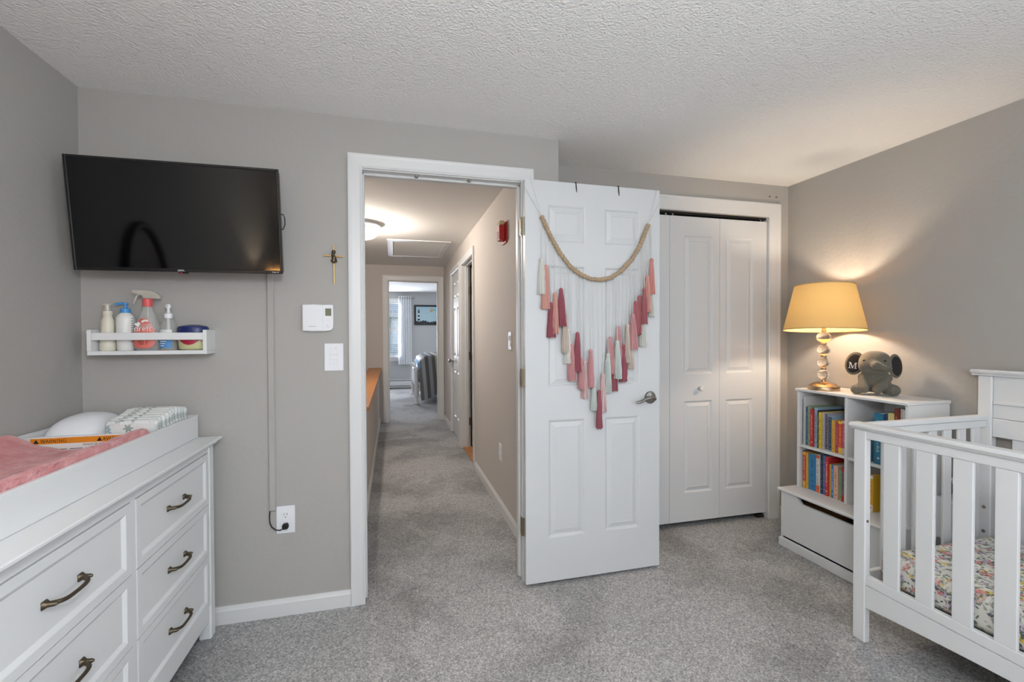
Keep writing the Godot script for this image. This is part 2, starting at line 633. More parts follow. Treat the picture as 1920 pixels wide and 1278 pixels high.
# ------------------------------------------------------------------ room shell
func shell() -> void:
	var wp: Material = M.wall_paint
	var hp: Material = M.hall_paint
	var s := nst()
	# floor: room, recess, hall, far bedroom (the stairwell stays open)
	bx(s, Vector3(-0.12, -0.12, -0.9), Vector3(4.03, 0, 3.72))
	bx(s, Vector3(0.94, -0.12, -4.77), Vector3(4.03, 0, -0.9))
	bx(s, Vector3(-0.7, -0.12, -9.07), Vector3(4.03, 0, -4.77))
	strct("floor", s, M.carpet, "grey cut pile carpet running through room and hall")
	s = nst()
	bx(s, Vector3(-0.12, H, ZC - 0.11), Vector3(4.03, H + 0.12, 3.72))
	strct("ceiling", s, M.ceiling_paint, "white stippled bedroom ceiling")
	s = nst()
	bx(s, Vector3(-0.7, H, -9.07), Vector3(4.03, H + 0.12, ZC - 0.11))
	strct("ceiling_hall", s, M.hall_ceiling, "smooth white ceiling of hall and far bedroom")

	s = nst()
	bx(s, Vector3(-0.12, 0, -4.66), Vector3(0, H, 3.72))
	strct("wall_left", s, wp, "grey wall beside the changing table")
	s = nst()
	bx(s, Vector3(0, 0, -0.11), Vector3(1.085, H, 0))
	bx(s, Vector3(1.905, 0, -0.11), Vector3(XJ, H, 0))
	bx(s, Vector3(1.085, 2.07, -0.11), Vector3(1.905, H, 0))
	strct("wall_back", s, wp, "grey wall with the television and the doorway")
	s = nst()
	bx(s, Vector3(XJ, 0, ZC - 0.11), Vector3(2.205, H, ZC))
	bx(s, Vector3(3.752, 0, ZC - 0.11), Vector3(XR, H, ZC))
	bx(s, Vector3(2.205, 2.085, ZC - 0.11), Vector3(3.752, H, ZC))
	strct("wall_closet", s, wp, "grey wall around the folding closet doors")
	s = nst()
	bx(s, Vector3(XR, 0, -4.66), Vector3(4.03, H, 2.45))
	bx(s, Vector3(XR, 0, 3.35), Vector3(4.03, H, 3.72))
	bx(s, Vector3(XR, 0, 2.45), Vector3(4.03, 0.8, 3.35))
	bx(s, Vector3(XR, 2.1, 2.45), Vector3(4.03, H, 3.35))
	strct("wall_right", s, wp, "grey wall behind the lamp and the crib")
	# wall behind the camera with a wide window opening
	s = nst()
	bx(s, Vector3(0, 0, 3.6), Vector3(0.95, H, 3.72))
	bx(s, Vector3(2.95, 0, 3.6), Vector3(XR, H, 3.72))
	bx(s, Vector3(0.95, 0, 3.6), Vector3(2.95, 0.8, 3.72))
	bx(s, Vector3(0.95, 2.1, 3.6), Vector3(2.95, H, 3.72))
	strct("wall_front", s, wp, "grey wall with the wide window")
	# closet inside
	s = nst()
	bx(s, Vector3(XJ, 0, -1.2), Vector3(XR, H, -1.1))
	strct("wall_closet_back", s, wp)

	# hall walls
	s = nst()
	bx(s, Vector3(HR, 0, -2.07), Vector3(XJ, H, -0.11))
	bx(s, Vector3(HR, 2.07, -2.87), Vector3(XJ, H, -2.07))
	bx(s, Vector3(HR, 0, -3.01), Vector3(XJ, H, -2.87))
	bx(s, Vector3(HR, 2.07, -3.79), Vector3(XJ, H, -3.01))
	bx(s, Vector3(HR, 0, ZF), Vector3(XJ, H, -3.79))
	bx(s, Vector3(XJ - 0.09, 0, -0.33), Vector3(XJ, H, -0.11))
	strct("wall_hall_right", s, hp, "beige hall wall with the red fire alarm")
	s = nst()
	bx(s, Vector3(0.94, 0, ZF), Vector3(1.05, 0.775, -0.9))
	bx(s, Vector3(0.94, 0, -0.9), Vector3(1.05, H, -0.11))
	strct("wall_hall_left", s, hp, "low beige wall beside the stairwell")
	s = nst()
	bx(s, Vector3(-0.7, 0, -4.77), Vector3(1.17, H, ZF))
	bx(s, Vector3(1.92, 0, -4.77), Vector3(4.03, H, ZF))
	bx(s, Vector3(1.17, 2.085, -4.77), Vector3(1.92, H, ZF))
	strct("wall_hall_far", s, hp, "beige wall at the end of the hall")
	# stairwell going down behind the low wall
	s = nst()
	bx(s, Vector3(-0.12, -2.6, -4.77), Vector3(0, 0, -0.9))
	bx(s, Vector3(0.94, -2.6, -4.77), Vector3(1.05, -0.12, -0.9))
	bx(s, Vector3(0, -2.6, -4.77), Vector3(0.94, 0, -4.66))
	bx(s, Vector3(0, -2.6, -0.9), Vector3(0.94, -0.12, -0.8))
	strct("wall_stairwell", s, hp, "beige walls of the stairwell")
	var stairs := strct("floor_stairs", null, null, "carpeted stairs going down behind the low wall")
	for k in 12:
		box1(stairs, "stair_step", Vector3(0.0, -2.6, -0.9 - 0.26 * (k + 1)), Vector3(0.94, -0.19 * (k + 1), -0.9 - 0.26 * k), M.carpet, 0.004)
	# room behind the open hall door: wood floor
	s = nst()
	bx(s, Vector3(HR + 0.01, 0.0, -2.86), Vector3(2.1, 0.012, -2.08))
	bx(s, Vector3(2.1, 0.0, -4.66), Vector3(XR, 0.012, -1.2))
	strct("floor_side_room", s, M.oak, "oak floor of the side room")
	# far bedroom walls
	s = nst()
	bx(s, Vector3(-0.7, 0, -9.07), Vector3(0.62, H, ZB))
	bx(s, Vector3(1.44, 0, -9.07), Vector3(4.03, H, ZB))
	bx(s, Vector3(0.62, 0, -9.07), Vector3(1.44, 0.76, ZB))
	bx(s, Vector3(0.62, 2.05, -9.07), Vector3(1.44, H, ZB))
	strct("wall_bedroom_far", s, M.bedroom_paint, "blue grey wall of the far bedroom with the window")
	s = nst()
	bx(s, Vector3(-0.82, 0, -9.07), Vector3(-0.7, H, ZF))
	strct("wall_bedroom_left", s, M.bedroom_paint)
	s = nst()
	bx(s, Vector3(3.91, 0, -9.07), Vector3(4.03, H, -7.55))
	bx(s, Vector3(3.91, 0, -6.45), Vector3(4.03, H, -4.66))
	bx(s, Vector3(3.91, 0, -7.55), Vector3(4.03, 0.75, -6.45))
	bx(s, Vector3(3.91, 2.05, -7.55), Vector3(4.03, H, -6.45))
	strct("wall_bedroom_right", s, M.bedroom_paint)

	# baseboards
	var tw: Material = M.trim_white
	base_z("baseboard_back", 0.0, 1.043, 0.0, tw)
	base_x("baseboard_right", XR, -1.0, ZC, 3.6, tw)
	base_x("baseboard_left", 0.0, 1.0, 0.0, 3.6, tw)
	base_x("baseboard_hall_right", HR, -1.0, -2.0, -0.11, tw)
	base_x("baseboard_hall_right", HR, -1.0, ZF, -3.86, tw)
	base_x("baseboard_hall_left", 1.05, 1.0, ZF, -0.11, tw)
	base_z("baseboard_closet", 3.836, XR, ZC, tw)

func base_z(nm: String, x0: float, x1: float, z: float, m: Material) -> void:
	var s := nst()
	var poly := PackedVector2Array([Vector2(0, 0), Vector2(0.013, 0), Vector2(0.013, 0.058), Vector2(0.009, 0.066), Vector2(0.006, 0.077), Vector2(0, 0.077)])
	prism(s, poly, x0, x1, Transform3D(Basis(Vector3(0, 0, 1), Vector3.UP, Vector3(1, 0, 0)), Vector3(0, 0, z)))
	strct(nm, s, m)

func base_x(nm: String, x: float, dir: float, z0: float, z1: float, m: Material) -> void:
	var s := nst()
	var poly := PackedVector2Array([Vector2(0, 0), Vector2(0.013, 0), Vector2(0.013, 0.058), Vector2(0.009, 0.066), Vector2(0.006, 0.077), Vector2(0, 0.077)])
	prism(s, poly, z0, z1, Transform3D(Basis(Vector3(dir, 0, 0), Vector3.UP, Vector3(0, 0, 1)), Vector3(x, 0, 0)))
	strct(nm, s, m)

# ------------------------------------------------------------------ doors and trim
# mitred casing: opening from x0 to x1 and up to y1 in a local xy plane, standing proud along +z
func casing(parent: Node, x0: float, x1: float, y1: float, w: float, xf: Transform3D, m: Material) -> void:
	# profile across the casing: 0 at the opening, w at the outside
	var prof := [Vector2(0, 0), Vector2(0, 0.010), Vector2(0.006, 0.013), Vector2(0.012, 0.011), Vector2(w * 0.75, 0.015), Vector2(w * 0.9, 0.018), Vector2(w, 0.017), Vector2(w, 0)]
	for side in 3:
		var s := nst()
		for i in prof.size() - 1:
			var p: Vector2 = prof[i]
			var q: Vector2 = prof[i + 1]
			var a: Vector3
			var b: Vector3
			var c: Vector3
			var d: Vector3
			if side == 0:
				a = Vector3(x0 - p.x, 0, p.y); b = Vector3(x0 - p.x, y1 + p.x, p.y); c = Vector3(x0 - q.x, y1 + q.x, q.y); d = Vector3(x0 - q.x, 0, q.y)
			elif side == 1:
				a = Vector3(x1 + p.x, 0, p.y); b = Vector3(x1 + p.x, y1 + p.x, p.y); c = Vector3(x1 + q.x, y1 + q.x, q.y); d = Vector3(x1 + q.x, 0, q.y)
			else:
				a = Vector3(x0 - p.x, y1 + p.x, p.y); b = Vector3(x1 + p.x, y1 + p.x, p.y); c = Vector3(x1 + q.x, y1 + q.x, q.y); d = Vector3(x0 - q.x, y1 + q.x, q.y)
			var hint := Vector3(0, 0, 1)
			if absf(q.x - p.x) < 1e-5:
				var o := -1.0 if p.x < 1e-5 else 1.0
				hint = [Vector3(-o, 0, 0), Vector3(o, 0, 0), Vector3(0, o, 0)][side]
			quad(s, xf * a, xf * b, xf * c, xf * d, xf.basis * hint)
		put(parent, ["casing_side", "casing_side", "casing_head"][side], s, m)

# jamb lining with a door stop, from z = 0 back to z = -depth
func jamb(parent: Node, x0: float, x1: float, y1: float, depth: float, xf: Transform3D, m: Material, stop := true, t := 0.018) -> void:
	var s := nst()
	bx(s, Vector3(x0 - t, 0, -depth), Vector3(x0, y1 + t, 0.0), 0.001, xf)
	bx(s, Vector3(x1, 0, -depth), Vector3(x1 + t, y1 + t, 0.0), 0.001, xf)
	bx(s, Vector3(x0, y1, -depth), Vector3(x1, y1 + t, 0.0), 0.001, xf)
	put(parent, "jamb", s, m)
	if stop:
		s = nst()
		bx(s, Vector3(x0, 0, -0.075), Vector3(x0 + 0.012, y1, -0.04), 0.002, xf)
		bx(s, Vector3(x1 - 0.012, 0, -0.075), Vector3(x1, y1, -0.04), 0.002, xf)
		bx(s, Vector3(x0, y1 - 0.012, -0.075), Vector3(x1, y1, -0.04), 0.002, xf)
		put(parent, "door_stop", s, m)

func hinge(parent: Node, y: float, at: Vector3, xf: Basis, m: Material, leaf_dirs: Array) -> void:
	var o := Node3D.new()
	o.name = "hinge"
	parent.add_child(o, true)
	o.transform = Transform3D(xf, at + Vector3(0, y, 0))
	var s := nst()
	for k in 5:
		lathe(s, [Vector2(0, -0.045 + k * 0.018), Vector2(0.0055, -0.045 + k * 0.018), Vector2(0.0055, -0.0285 + k * 0.018), Vector2(0, -0.0285 + k * 0.018)], 12)
	put(o, "knuckle", s, m)
	for d in leaf_dirs:
		s = nst()
		var poly := PackedVector2Array([Vector2(0, -0.045), Vector2(0.022, -0.045), Vector2(0.028, -0.042), Vector2(0.031, -0.036), Vector2(0.031, 0.036), Vector2(0.028, 0.042), Vector2(0.022, 0.045), Vector2(0, 0.045)])
		prism(s, poly, -0.001, 0.001, Transform3D(Basis(Vector3.UP, d)))
		put(o, "hinge_leaf", s, m)

func doors() -> void:
	var tw: Material = M.trim_white
	# bedroom doorway
	var t := strct("trim_1", null, null, "white casing around the open bedroom doorway")
	casing(t, 1.108, 1.884, 2.062, 0.064, Transform3D.IDENTITY, tw)
	jamb(t, 1.103, 1.889, 2.057, 0.11, Transform3D.IDENTITY, tw)
	for x in [1.36, 1.62]:
		box1(t, "head_clip", Vector3(x - 0.008, 2.046, -0.03), Vector3(x + 0.008, 2.058, -0.012), M.nickel, 0.002)
	# strike plate on the latch jamb
	box1(t, "strike_plate", Vector3(1.1025, 0.90, -0.036), Vector3(1.1045, 0.96, -0.008), M.nickel, 0.0005)

	# the door leaf, folded right back against the wall
	var d := strct("door_1", null, null, "open white six panel bedroom door with a nickel lever")
	d.position = Vector3(1.882, 0.018, 0.081)
	d.rotation.y = deg_to_rad(0.35)
	panelled(d, "slab", 0.758, 2.032, 0.035, six_rects(0.758), M.door_white)
	var lv := Node3D.new()
	lv.name = "lever_handle"
	d.add_child(lv)
	lv.position = Vector3(0.700, 0.918, 0)
	var s := nst()
	lathe(s, [Vector2(0, 0), Vector2(0.033, 0), Vector2(0.034, 0.004), Vector2(0.030, 0.010), Vector2(0.016, 0.014), Vector2(0, 0.014)], 28, Transform3D(Basis(Vector3.RIGHT, PI / 2), Vector3.ZERO))
	put(lv, "rose", s, M.nickel)
	s = nst()
	tube(s, [Vector3(0, 0, 0.012), Vector3(0, 0, 0.045), Vector3(-0.004, 0, 0.054), Vector3(-0.03, 0.006, 0.056), Vector3(-0.06, -0.001, 0.055), Vector3(-0.085, -0.013, 0.055), Vector3(-0.105, -0.016, 0.054), Vector3(-0.113, -0.012, 0.052)], [0.011, 0.011, 0.0115, 0.010, 0.0085, 0.008, 0.0075, 0.004], 12)
	put(lv, "lever", s, M.nickel)
	for y in [0.288, 1.042, 1.803]:
		hinge(d, y, Vector3(-0.012, 0, -0.02), Basis.IDENTITY, M.hinge_metal, [PI / 2, -0.35])
	# two metal hooks clipped over the top of the door
	for x in [0.272, 0.512]:
		s = nst()
		tube(s, [Vector3(x, 2.0, -0.037), Vector3(x, 2.034, -0.037), Vector3(x, 2.0345, 0.002), Vector3(x + 0.002, 2.005, 0.003), Vector3(x + 0.004, 1.985, 0.004)], [0.004, 0.005, 0.005, 0.005, 0.002], 6, true, Vector2(1, 0.5))
		put(d, "over_door_hook", s, M.dark_metal)

	# closet with four folding leaves
	t = strct("trim_2", null, null, "white casing around the folding closet doors")
	casing(t, 2.22, 3.742, 2.075, 0.09, Transform3D(Basis.IDENTITY, Vector3(0, 0, ZC)), tw)
	jamb(t, 2.22, 3.742, 2.075, 0.11, Transform3D(Basis.IDENTITY, Vector3(0, 0, ZC)), tw, false, 0.014)
	box1(t, "door_track", Vector3(2.22, 2.061, ZC - 0.05), Vector3(3.742, 2.075, ZC - 0.02), M.void_dark, 0.0)
	for x in [2.96, 3.01, 3.70]:
		box1(t, "pivot_bracket", Vector3(x - 0.006, 2.046, ZC - 0.038), Vector3(x + 0.006, 2.062, ZC - 0.022), M.nickel, 0.001)
	box1(t, "floor_pivot", Vector3(3.68, 0.0, ZC - 0.05), Vector3(3.735, 0.022, ZC - 0.02), M.dark_metal, 0.002)
	d = strct("door_2", null, null, "white four leaf folding closet door with a round white knob")
	for k in 4:
		var x0 := 2.222 + k * 0.3795
		var rects := [Rect2(0.062, 0.187, 0.252, 0.61), Rect2(0.062, 0.972, 0.252, 0.912)]
		if k % 2 == 0:
			rects = [Rect2(0.104, 0.187, 0.222, 0.61), Rect2(0.104, 0.972, 0.222, 0.912)]
		else:
			rects = [Rect2(0.046, 0.187, 0.222, 0.61), Rect2(0.046, 0.972, 0.222, 0.912)]
		var lf := panelled(d, "leaf", 0.3775, 2.003, 0.03, rects, M.door_white)
		lf.position = Vector3(x0, 0.041, ZC - 0.010)
	for x in [2.60, 3.203]:
		s = nst()
		lathe(s, [Vector2(0, 0), Vector2(0.010, 0), Vector2(0.008, 0.010), Vector2(0.016, 0.018), Vector2(0.018, 0.025), Vector2(0.014, 0.031), Vector2(0, 0.033)], 20, Transform3D(Basis(Vector3.RIGHT, PI / 2), Vector3(x, 0.92, ZC - 0.010)))
		put(d, "knob", s, M.door_white)
	# two small screws left in the wall above the closet
	for p in [Vector3(3.745, 2.215, ZC), Vector3(3.80, 2.213, ZC)]:
		s = nst()
		lathe(s, [Vector2(0, -0.012), Vector2(0.0022, -0.012), Vector2(0.0022, 0.010), Vector2(0.004, 0.011), Vector2(0.004, 0.013), Vector2(0, 0.014)], 8, Transform3D(Basis(Vector3.RIGHT, PI / 2), p))
		var sc := put(self, "wall_screw", s, M.dark_metal)
		tag(sc, "small metal screw left in wall above closet doors", "screw", "screws above the closet")

	# hall: open doorway of the side room and a closed closet door, in the right wall
	var xfh := Transform3D(face_nx(), Vector3(HR, 0, -2.07))
	# local x runs along +z: opening from x = -0.785 to 0
	t = strct("trim_3", null, null, "white casing around the side room doorway in hall")
	casing(t, -0.785, -0.015, 2.055, 0.064, xfh, tw)
	jamb(t, -0.782, -0.018, 2.052, 0.094, xfh, tw)
	for y in [0.30, 1.04, 1.78]:
		hinge(t, y, Vector3(XJ - 0.004, 0, -2.852 + 0.003), Basis.IDENTITY, M.hinge_metal, [PI])
	d = strct("door_3", null, null, "white six panel door standing open inside the side room")
	d.transform = Transform3D(Basis(Vector3.UP, deg_to_rad(2.0)), Vector3(XJ + 0.02, 0.02, -2.86))
	panelled(d, "slab", 0.75, 2.02, 0.035, six_rects(0.75), M.door_white)

	t = strct("trim_4", null, null, "white casing around the closed hall closet door")
	var xf4 := Transform3D(face_nx(), Vector3(HR, 0, -3.01))
	casing(t, -0.765, -0.018, 2.055, 0.062, xf4, tw)
	jamb(t, -0.762, -0.021, 2.052, 0.094, xf4, tw, false)
	d = strct("door_4", null, null, "closed white six panel hall closet door")
	d.transform = Transform3D(face_nx(), Vector3(HR + 0.012, 0.012, -3.01 - 0.760))
	panelled(d, "slab", 0.735, 2.035, 0.035, six_rects(0.735), M.door_white)
	s = nst()
	lathe(s, [Vector2(0, 0), Vector2(0.03, 0), Vector2(0.028, 0.008), Vector2(0.011, 0.012), Vector2(0.010, 0.03), Vector2(0.024, 0.038), Vector2(0.029, 0.05), Vector2(0.024, 0.062), Vector2(0, 0.066)], 20, Transform3D(Basis(Vector3.RIGHT, PI / 2), Vector3(0.075, 0.93, 0)))
	put(d, "knob", s, M.nickel)
	for y in [0.30, 1.04, 1.80]:
		hinge(d, y, Vector3(0.738, 0, 0.004), Basis.IDENTITY, M.hinge_metal, [PI / 2])

	# doorway at the end of the hall
	t = strct("trim_5", null, null, "white casing around the far bedroom doorway")
	casing(t, 1.17 + 0.012, 1.92 - 0.012, 2.072, 0.078, Transform3D(Basis.IDENTITY, Vector3(0, 0, ZF)), tw)
	jamb(t, 1.187, 1.903, 2.068, 0.11, Transform3D(Basis.IDENTITY, Vector3(0, 0, ZF)), tw)
	for y in [0.34, 1.085, 1.83]:
		hinge(t, y, Vector3(1.191, 0, ZF - 0.10), Basis.IDENTITY, M.hinge_metal, [-PI / 2])

# ------------------------------------------------------------------ hall things
func hall() -> void:
	# oak cap on the low wall
	var s := nst()
	bx(s, Vector3(0.905, 0.775, ZF), Vector3(1.085, 0.80, -0.9), 0.004)
	strct("trim_6", s, M.oak, "oak cap on the low stairwell wall")
	# attic hatch
	var t := strct("trim_7", null, null, "white framed attic hatch in the hall ceiling")
	s = nst()
	for q in [[1.19, 1.87, -2.85, -2.77], [1.19, 1.87, -3.85, -3.77], [1.19, 1.255, -3.77, -2.85], [1.805, 1.87, -3.77, -2.85]]:
		bx(s, Vector3(q[0], H - 0.010, q[2]), Vector3(q[1], H, q[3]), 0.003)
	put(t, "hatch_frame", s, M.trim_white)
	box1(t, "hatch_panel", Vector3(1.26, H - 0.006, -3.765), Vector3(1.80, H, -2.855), M.hall_ceiling, 0.001)
	# flush ceiling light
	var l := thing("ceiling_light", "round flush ceiling light with white glass and raised rings in hall", "light", Vector3(0.975, H, -2.13))
	s = nst()
	lathe(s, [Vector2(0, -0.001), Vector2(0.150, -0.001), Vector2(0.158, -0.012), Vector2(0.165, -0.020), Vector2(0.165, -0.030), Vector2(0.155, -0.032)], 40)
	put(l, "base_ring", s, M.plastic_white)
	var gm := mk("hall_light_glass", c8(255, 250, 240), 0.4)
	gm.emission_enabled = true
	gm.emission = c8(255, 238, 214)
	gm.emission_energy_multiplier = 2.2
	s = nst()
	lathe(s, [Vector2(0.150, -0.025), Vector2(0.158, -0.045), Vector2(0.160, -0.060), Vector2(0.148, -0.095), Vector2(0.105, -0.130), Vector2(0.05, -0.147), Vector2(0, -0.150)], 40)
	put(l, "glass_shade", s, gm)
	s = nst()
	for y in [-0.058]:
		lathe(s, [Vector2(0.160, y - 0.004), Vector2(0.166, y - 0.004), Vector2(0.166, y + 0.004), Vector2(0.160, y + 0.004)], 40)
	put(l, "white_ring", s, M.plastic_white)
	bulb_light(l, "hall_lamp", Vector3(0, -0.115, 0), c8(255, 243, 231), 1.4, 0.03)

	# red fire alarm
	var a := thing("fire_alarm", "red wall fire alarm horn with clear strobe in hall", "alarm", Vector3(HR, 1.975, -0.79), 0.0)
	var red := mk("alarm_red", c8(176, 30, 26), 0.4)
	s = nst()
	bx(s, Vector3(-0.012, -0.075, -0.06), Vector3(-0.001, 0.065, 0.06), 0.003)
	put(a, "back_plate", s, red)
	s = nst()
	bx(s, Vector3(-0.052, -0.055, -0.045), Vector3(-0.012, 0.045, 0.045), 0.005)
	put(a, "horn_body", s, red)
	s = nst()
	for k in 4:
		bx(s, Vector3(-0.0535, -0.045 + k * 0.014, -0.03), Vector3(-0.052, -0.038 + k * 0.014, 0.03))
	put(a, "grille", s, M.ink)
	s = nst()
	bx(s, Vector3(-0.050, 0.045, -0.04), Vector3(-0.014, 0.075, 0.04), 0.006)
	var strobe := mk("strobe_lens", c8(206, 178, 140), 0.2)
	put(a, "strobe", s, strobe)
	text(a, "alarm_lettering", "FIRE", M.ink_white, 0.026, Transform3D(Basis(Vector3.BACK, Vector3.UP, Vector3.LEFT) * Basis(Vector3.BACK, PI / 2), Vector3(-0.0545, 0.02, 0.034)))

	# light switch and outlet in the hall
	var sw := thing("light_switch", "white rocker light switch on hall wall below the alarm", "switch", Vector3(HR, 1.235, -0.66))
	box1(sw, "cover_plate", Vector3(-0.006, -0.06, -0.038), Vector3(-0.0002, 0.06, 0.038), M.plastic_white, 0.002)
	s = nst()
	prism(s, PackedVector2Array([Vector2(0.006, -0.034), Vector2(0.010, -0.034), Vector2(0.007, 0.0), Vector2(0.014, 0.034), Vector2(0.006, 0.034)]), -0.017, 0.017, Transform3D(Basis(Vector3.LEFT, Vector3.UP, Vector3.FORWARD), Vector3.ZERO))
	put(sw, "rocker", s, M.plastic_white)
	var ou := thing("hall_outlet", "white duplex outlet low on the hall wall", "outlet", Vector3(HR, 0.425, -0.95))
	box1(ou, "cover_plate", Vector3(-0.006, -0.06, -0.038), Vector3(-0.0002, 0.06, 0.038), M.plastic_white, 0.002)
	for yy in [-0.022, 0.022]:
		box1(ou, "receptacle", Vector3(-0.008, yy - 0.015, -0.015), Vector3(-0.006, yy + 0.015, 0.015), M.plastic_white, 0.001)

# ------------------------------------------------------------------ far bedroom
func bedroom_beyond() -> void:
	var tw: Material = M.trim_white
	var w := strct("window_2", null, null, "white double hung window of the far bedroom")
	var s := nst()
	for q in [[0.55, 0.62, 0.70, 2.12], [1.44, 1.51, 0.70, 2.12], [0.55, 1.51, 2.05, 2.135]]:
		bx(s, Vector3(q[0], q[2], ZB), Vector3(q[1], q[3], ZB + 0.018), 0.003)
	put(w, "casing", s, tw)
	s = nst()
	bx(s, Vector3(0.52, 0.74, ZB - 0.02), Vector3(1.54, 0.765, ZB + 0.06), 0.004)
	bx(s, Vector3(0.55, 0.66, ZB), Vector3(1.51, 0.74, ZB + 0.016), 0.003)
	put(w, "sill", s, tw)
	for k in 2:
		var y0 := 0.765 + k * 0.64
		var z := ZB - 0.05 - k * 0.03
		s = nst()
		bx(s, Vector3(0.62, y0, z - 0.02), Vector3(0.66, y0 + 0.66, z + 0.02))
		bx(s, Vector3(1.40, y0, z - 0.02), Vector3(1.44, y0 + 0.66, z + 0.02))
		bx(s, Vector3(0.62, y0, z - 0.02), Vector3(1.44, y0 + 0.045, z + 0.02))
		bx(s, Vector3(0.62, y0 + 0.605, z - 0.02), Vector3(1.44, y0 + 0.65, z + 0.02))
		for x in [0.92, 1.24]:
			bx(s, Vector3(x - 0.010, y0, z - 0.012), Vector3(x + 0.010, y0 + 0.65, z + 0.012))
		var sash := put(w, "sash", s, tw)
		s = nst()
		bx(s, Vector3(0.66, y0 + 0.04, z - 0.002), Vector3(1.40, y0 + 0.61, z + 0.002))
		put(sash, "pane", s, M.pane_glass)
	var bl := thing("window_blind", "white slatted blind in the far bedroom window", "blind", Vector3(1.03, 2.03, ZB - 0.02))
	box1(bl, "head_rail", Vector3(-0.4, -0.02, -0.02), Vector3(0.4, 0.018, 0.02), tw, 0.003)
	s = nst()
	bx(s, Vector3(-0.395, -0.0012, -0.022), Vector3(0.395, 0.0012, 0.022), 0.0, Transform3D(Basis(Vector3.RIGHT, 0.12), Vector3.ZERO))
	var sm := msh(s)
	for k in 26:
		var o := put(bl, "slat", sm, tw)
		o.position.y = -0.05 - k * 0.0455
	# curtain rod and curtains
	s = nst()
	tube(s, [Vector3(0.25, 2.15, ZB + 0.09), Vector3(1.75, 2.15, ZB + 0.09)], 0.010, 10)
	var rod := put(self, "curtain_rod", s, M.nickel)
	tag(rod, "thin silver curtain rod above far bedroom window", "curtain rod")
	var cm := mk("curtain_cloth", c8(234, 235, 236), 0.9)
	cm.backlight_enabled = true
	cm.backlight = Color(0.55, 0.58, 0.62)
	for side in 2:
		s = nst()
		s.set_smooth_group(1)
		var x0: float = [1.40, 0.32][side]
		var wd := 0.29
		var n := 44
		var rows := [0.58, 0.9, 1.4, 1.9, 2.19]
		var P := func(i: int, j: int) -> Vector3:
			var u := float(i) / n
			var spread: float = 1.0 + (2.19 - rows[j]) * 0.05
			return Vector3(x0 + 0.13 + (u - 0.5) * wd * spread, rows[j], ZB + 0.09 + 0.026 * sin(u * TAU * 5.5) * (0.8 + 0.2 * j / 4.0))
		for j in rows.size() - 1:
			for i in n:
				quad(s, P.call(i, j), P.call(i + 1, j), P.call(i + 1, j + 1), P.call(i, j + 1), Vector3.BACK)
		var cu := put(self, "curtain", s, cm)
		tag(cu, ["white curtain panel hanging beside lighthouse picture in far bedroom", "white curtain panel hanging on the side of the window away from the picture"][side], "curtain")
		for k in 5:
			s = nst()
			lathe(s, [Vector2(0.012, -0.003), Vector2(0.022, -0.003), Vector2(0.022, 0.003), Vector2(0.012, 0.003)], 14, Transform3D(Basis(Vector3.BACK, PI / 2), Vector3(x0 + 0.02 + k * 0.055, 2.15, ZB + 0.09)))
			put(cu, "grommet", s, M.nickel)
	# lighthouse print
	var im := Image.create(240, 170, false, Image.FORMAT_RGBA8)
	im.fill(c8(168, 196, 206))
	for k in 60:
		disc(im, rng.randf() * 240, 40 + rng.randf() * 100, rng.randf_range(1, 4), c8(186, 208, 214))
	im.fill_rect(Rect2i(196, 20, 44, 26), c8(120, 190, 206))
	disc(im, 182, 34, 18, c8(196, 160, 120), 0.3, 1.0, 5)
	disc(im, 170, 48, 8, c8(186, 150, 120), 0.3, 0.0, 4)
	for x in 240:
		var hgt := int(142 + 6 * sin(x * 0.05) + 4 * sin(x * 0.21) + x * 0.06)
		im.fill_rect(Rect2i(x, hgt, 1, 170 - hgt), c8(38, 44, 48))
	for k in 5:
		var yy := 50 + k * 18
		var half := 9 + k
		im.fill_rect(Rect2i(32 - half, yy, half * 2, 18), c8(34, 40, 52) if k % 2 == 0 else c8(208, 214, 216))
	im.fill_rect(Rect2i(24, 36, 16, 14), c8(40, 46, 56))
	im.fill_rect(Rect2i(28, 28, 8, 8), c8(40, 46, 56))
	var pm := mk("lighthouse_print", Color.WHITE, 0.3)
	pm.albedo_texture = tex(im)
	var pic := thing("framed_picture", "lighthouse picture in a black frame on far bedroom wall", "picture", Vector3(2.035, 1.755, ZB))
	s = nst()
	for q in [[-0.285, -0.245, -0.24, 0.24], [0.245, 0.285, -0.24, 0.24], [-0.245, 0.245, -0.24, -0.20], [-0.245, 0.245, 0.20, 0.24]]:
		bx(s, Vector3(q[0], q[2], 0.001), Vector3(q[1], q[3], 0.025), 0.003)
	put(pic, "frame", s, mk("frame_black", c8(20, 26, 34), 0.4))
	s = nst()
	quad(s, Vector3(-0.246, -0.201, 0.012), Vector3(0.246, -0.201, 0.012), Vector3(0.246, 0.201, 0.012), Vector3(-0.246, 0.201, 0.012), Vector3.BACK)
	put(pic, "print", s, pm)
	# baseboard heater
	var hb := thing("baseboard_heater", "long white baseboard heater under far bedroom window", "heater", Vector3(1.1, 0, ZB))
	box1(hb, "back_plate", Vector3(-1.2, 0.03, 0.001), Vector3(1.2, 0.22, 0.012), tw, 0.002)
	box1(hb, "front_cover", Vector3(-1.2, 0.075, 0.045), Vector3(1.2, 0.185, 0.055), tw, 0.003)
	box1(hb, "top_cover", Vector3(-1.2, 0.205, 0.012), Vector3(1.2, 0.22, 0.05), tw, 0.003)
	box1(hb, "heating_fins", Vector3(-1.15, 0.07, 0.013), Vector3(1.15, 0.17, 0.044), M.dark_metal, 0.0)
	box1(hb, "bottom_strip", Vector3(-1.2, 0.03, 0.012), Vector3(1.2, 0.05, 0.05), tw, 0.002)
	# bed with white carved frame and striped cover
	var b := thing("bed", "white carved wooden bed in the far bedroom", "bed", Vector3(1.66, 0, -6.32))
	var wb := mk("bed_white", c8(222, 222, 220), 0.35)
	s = nst()
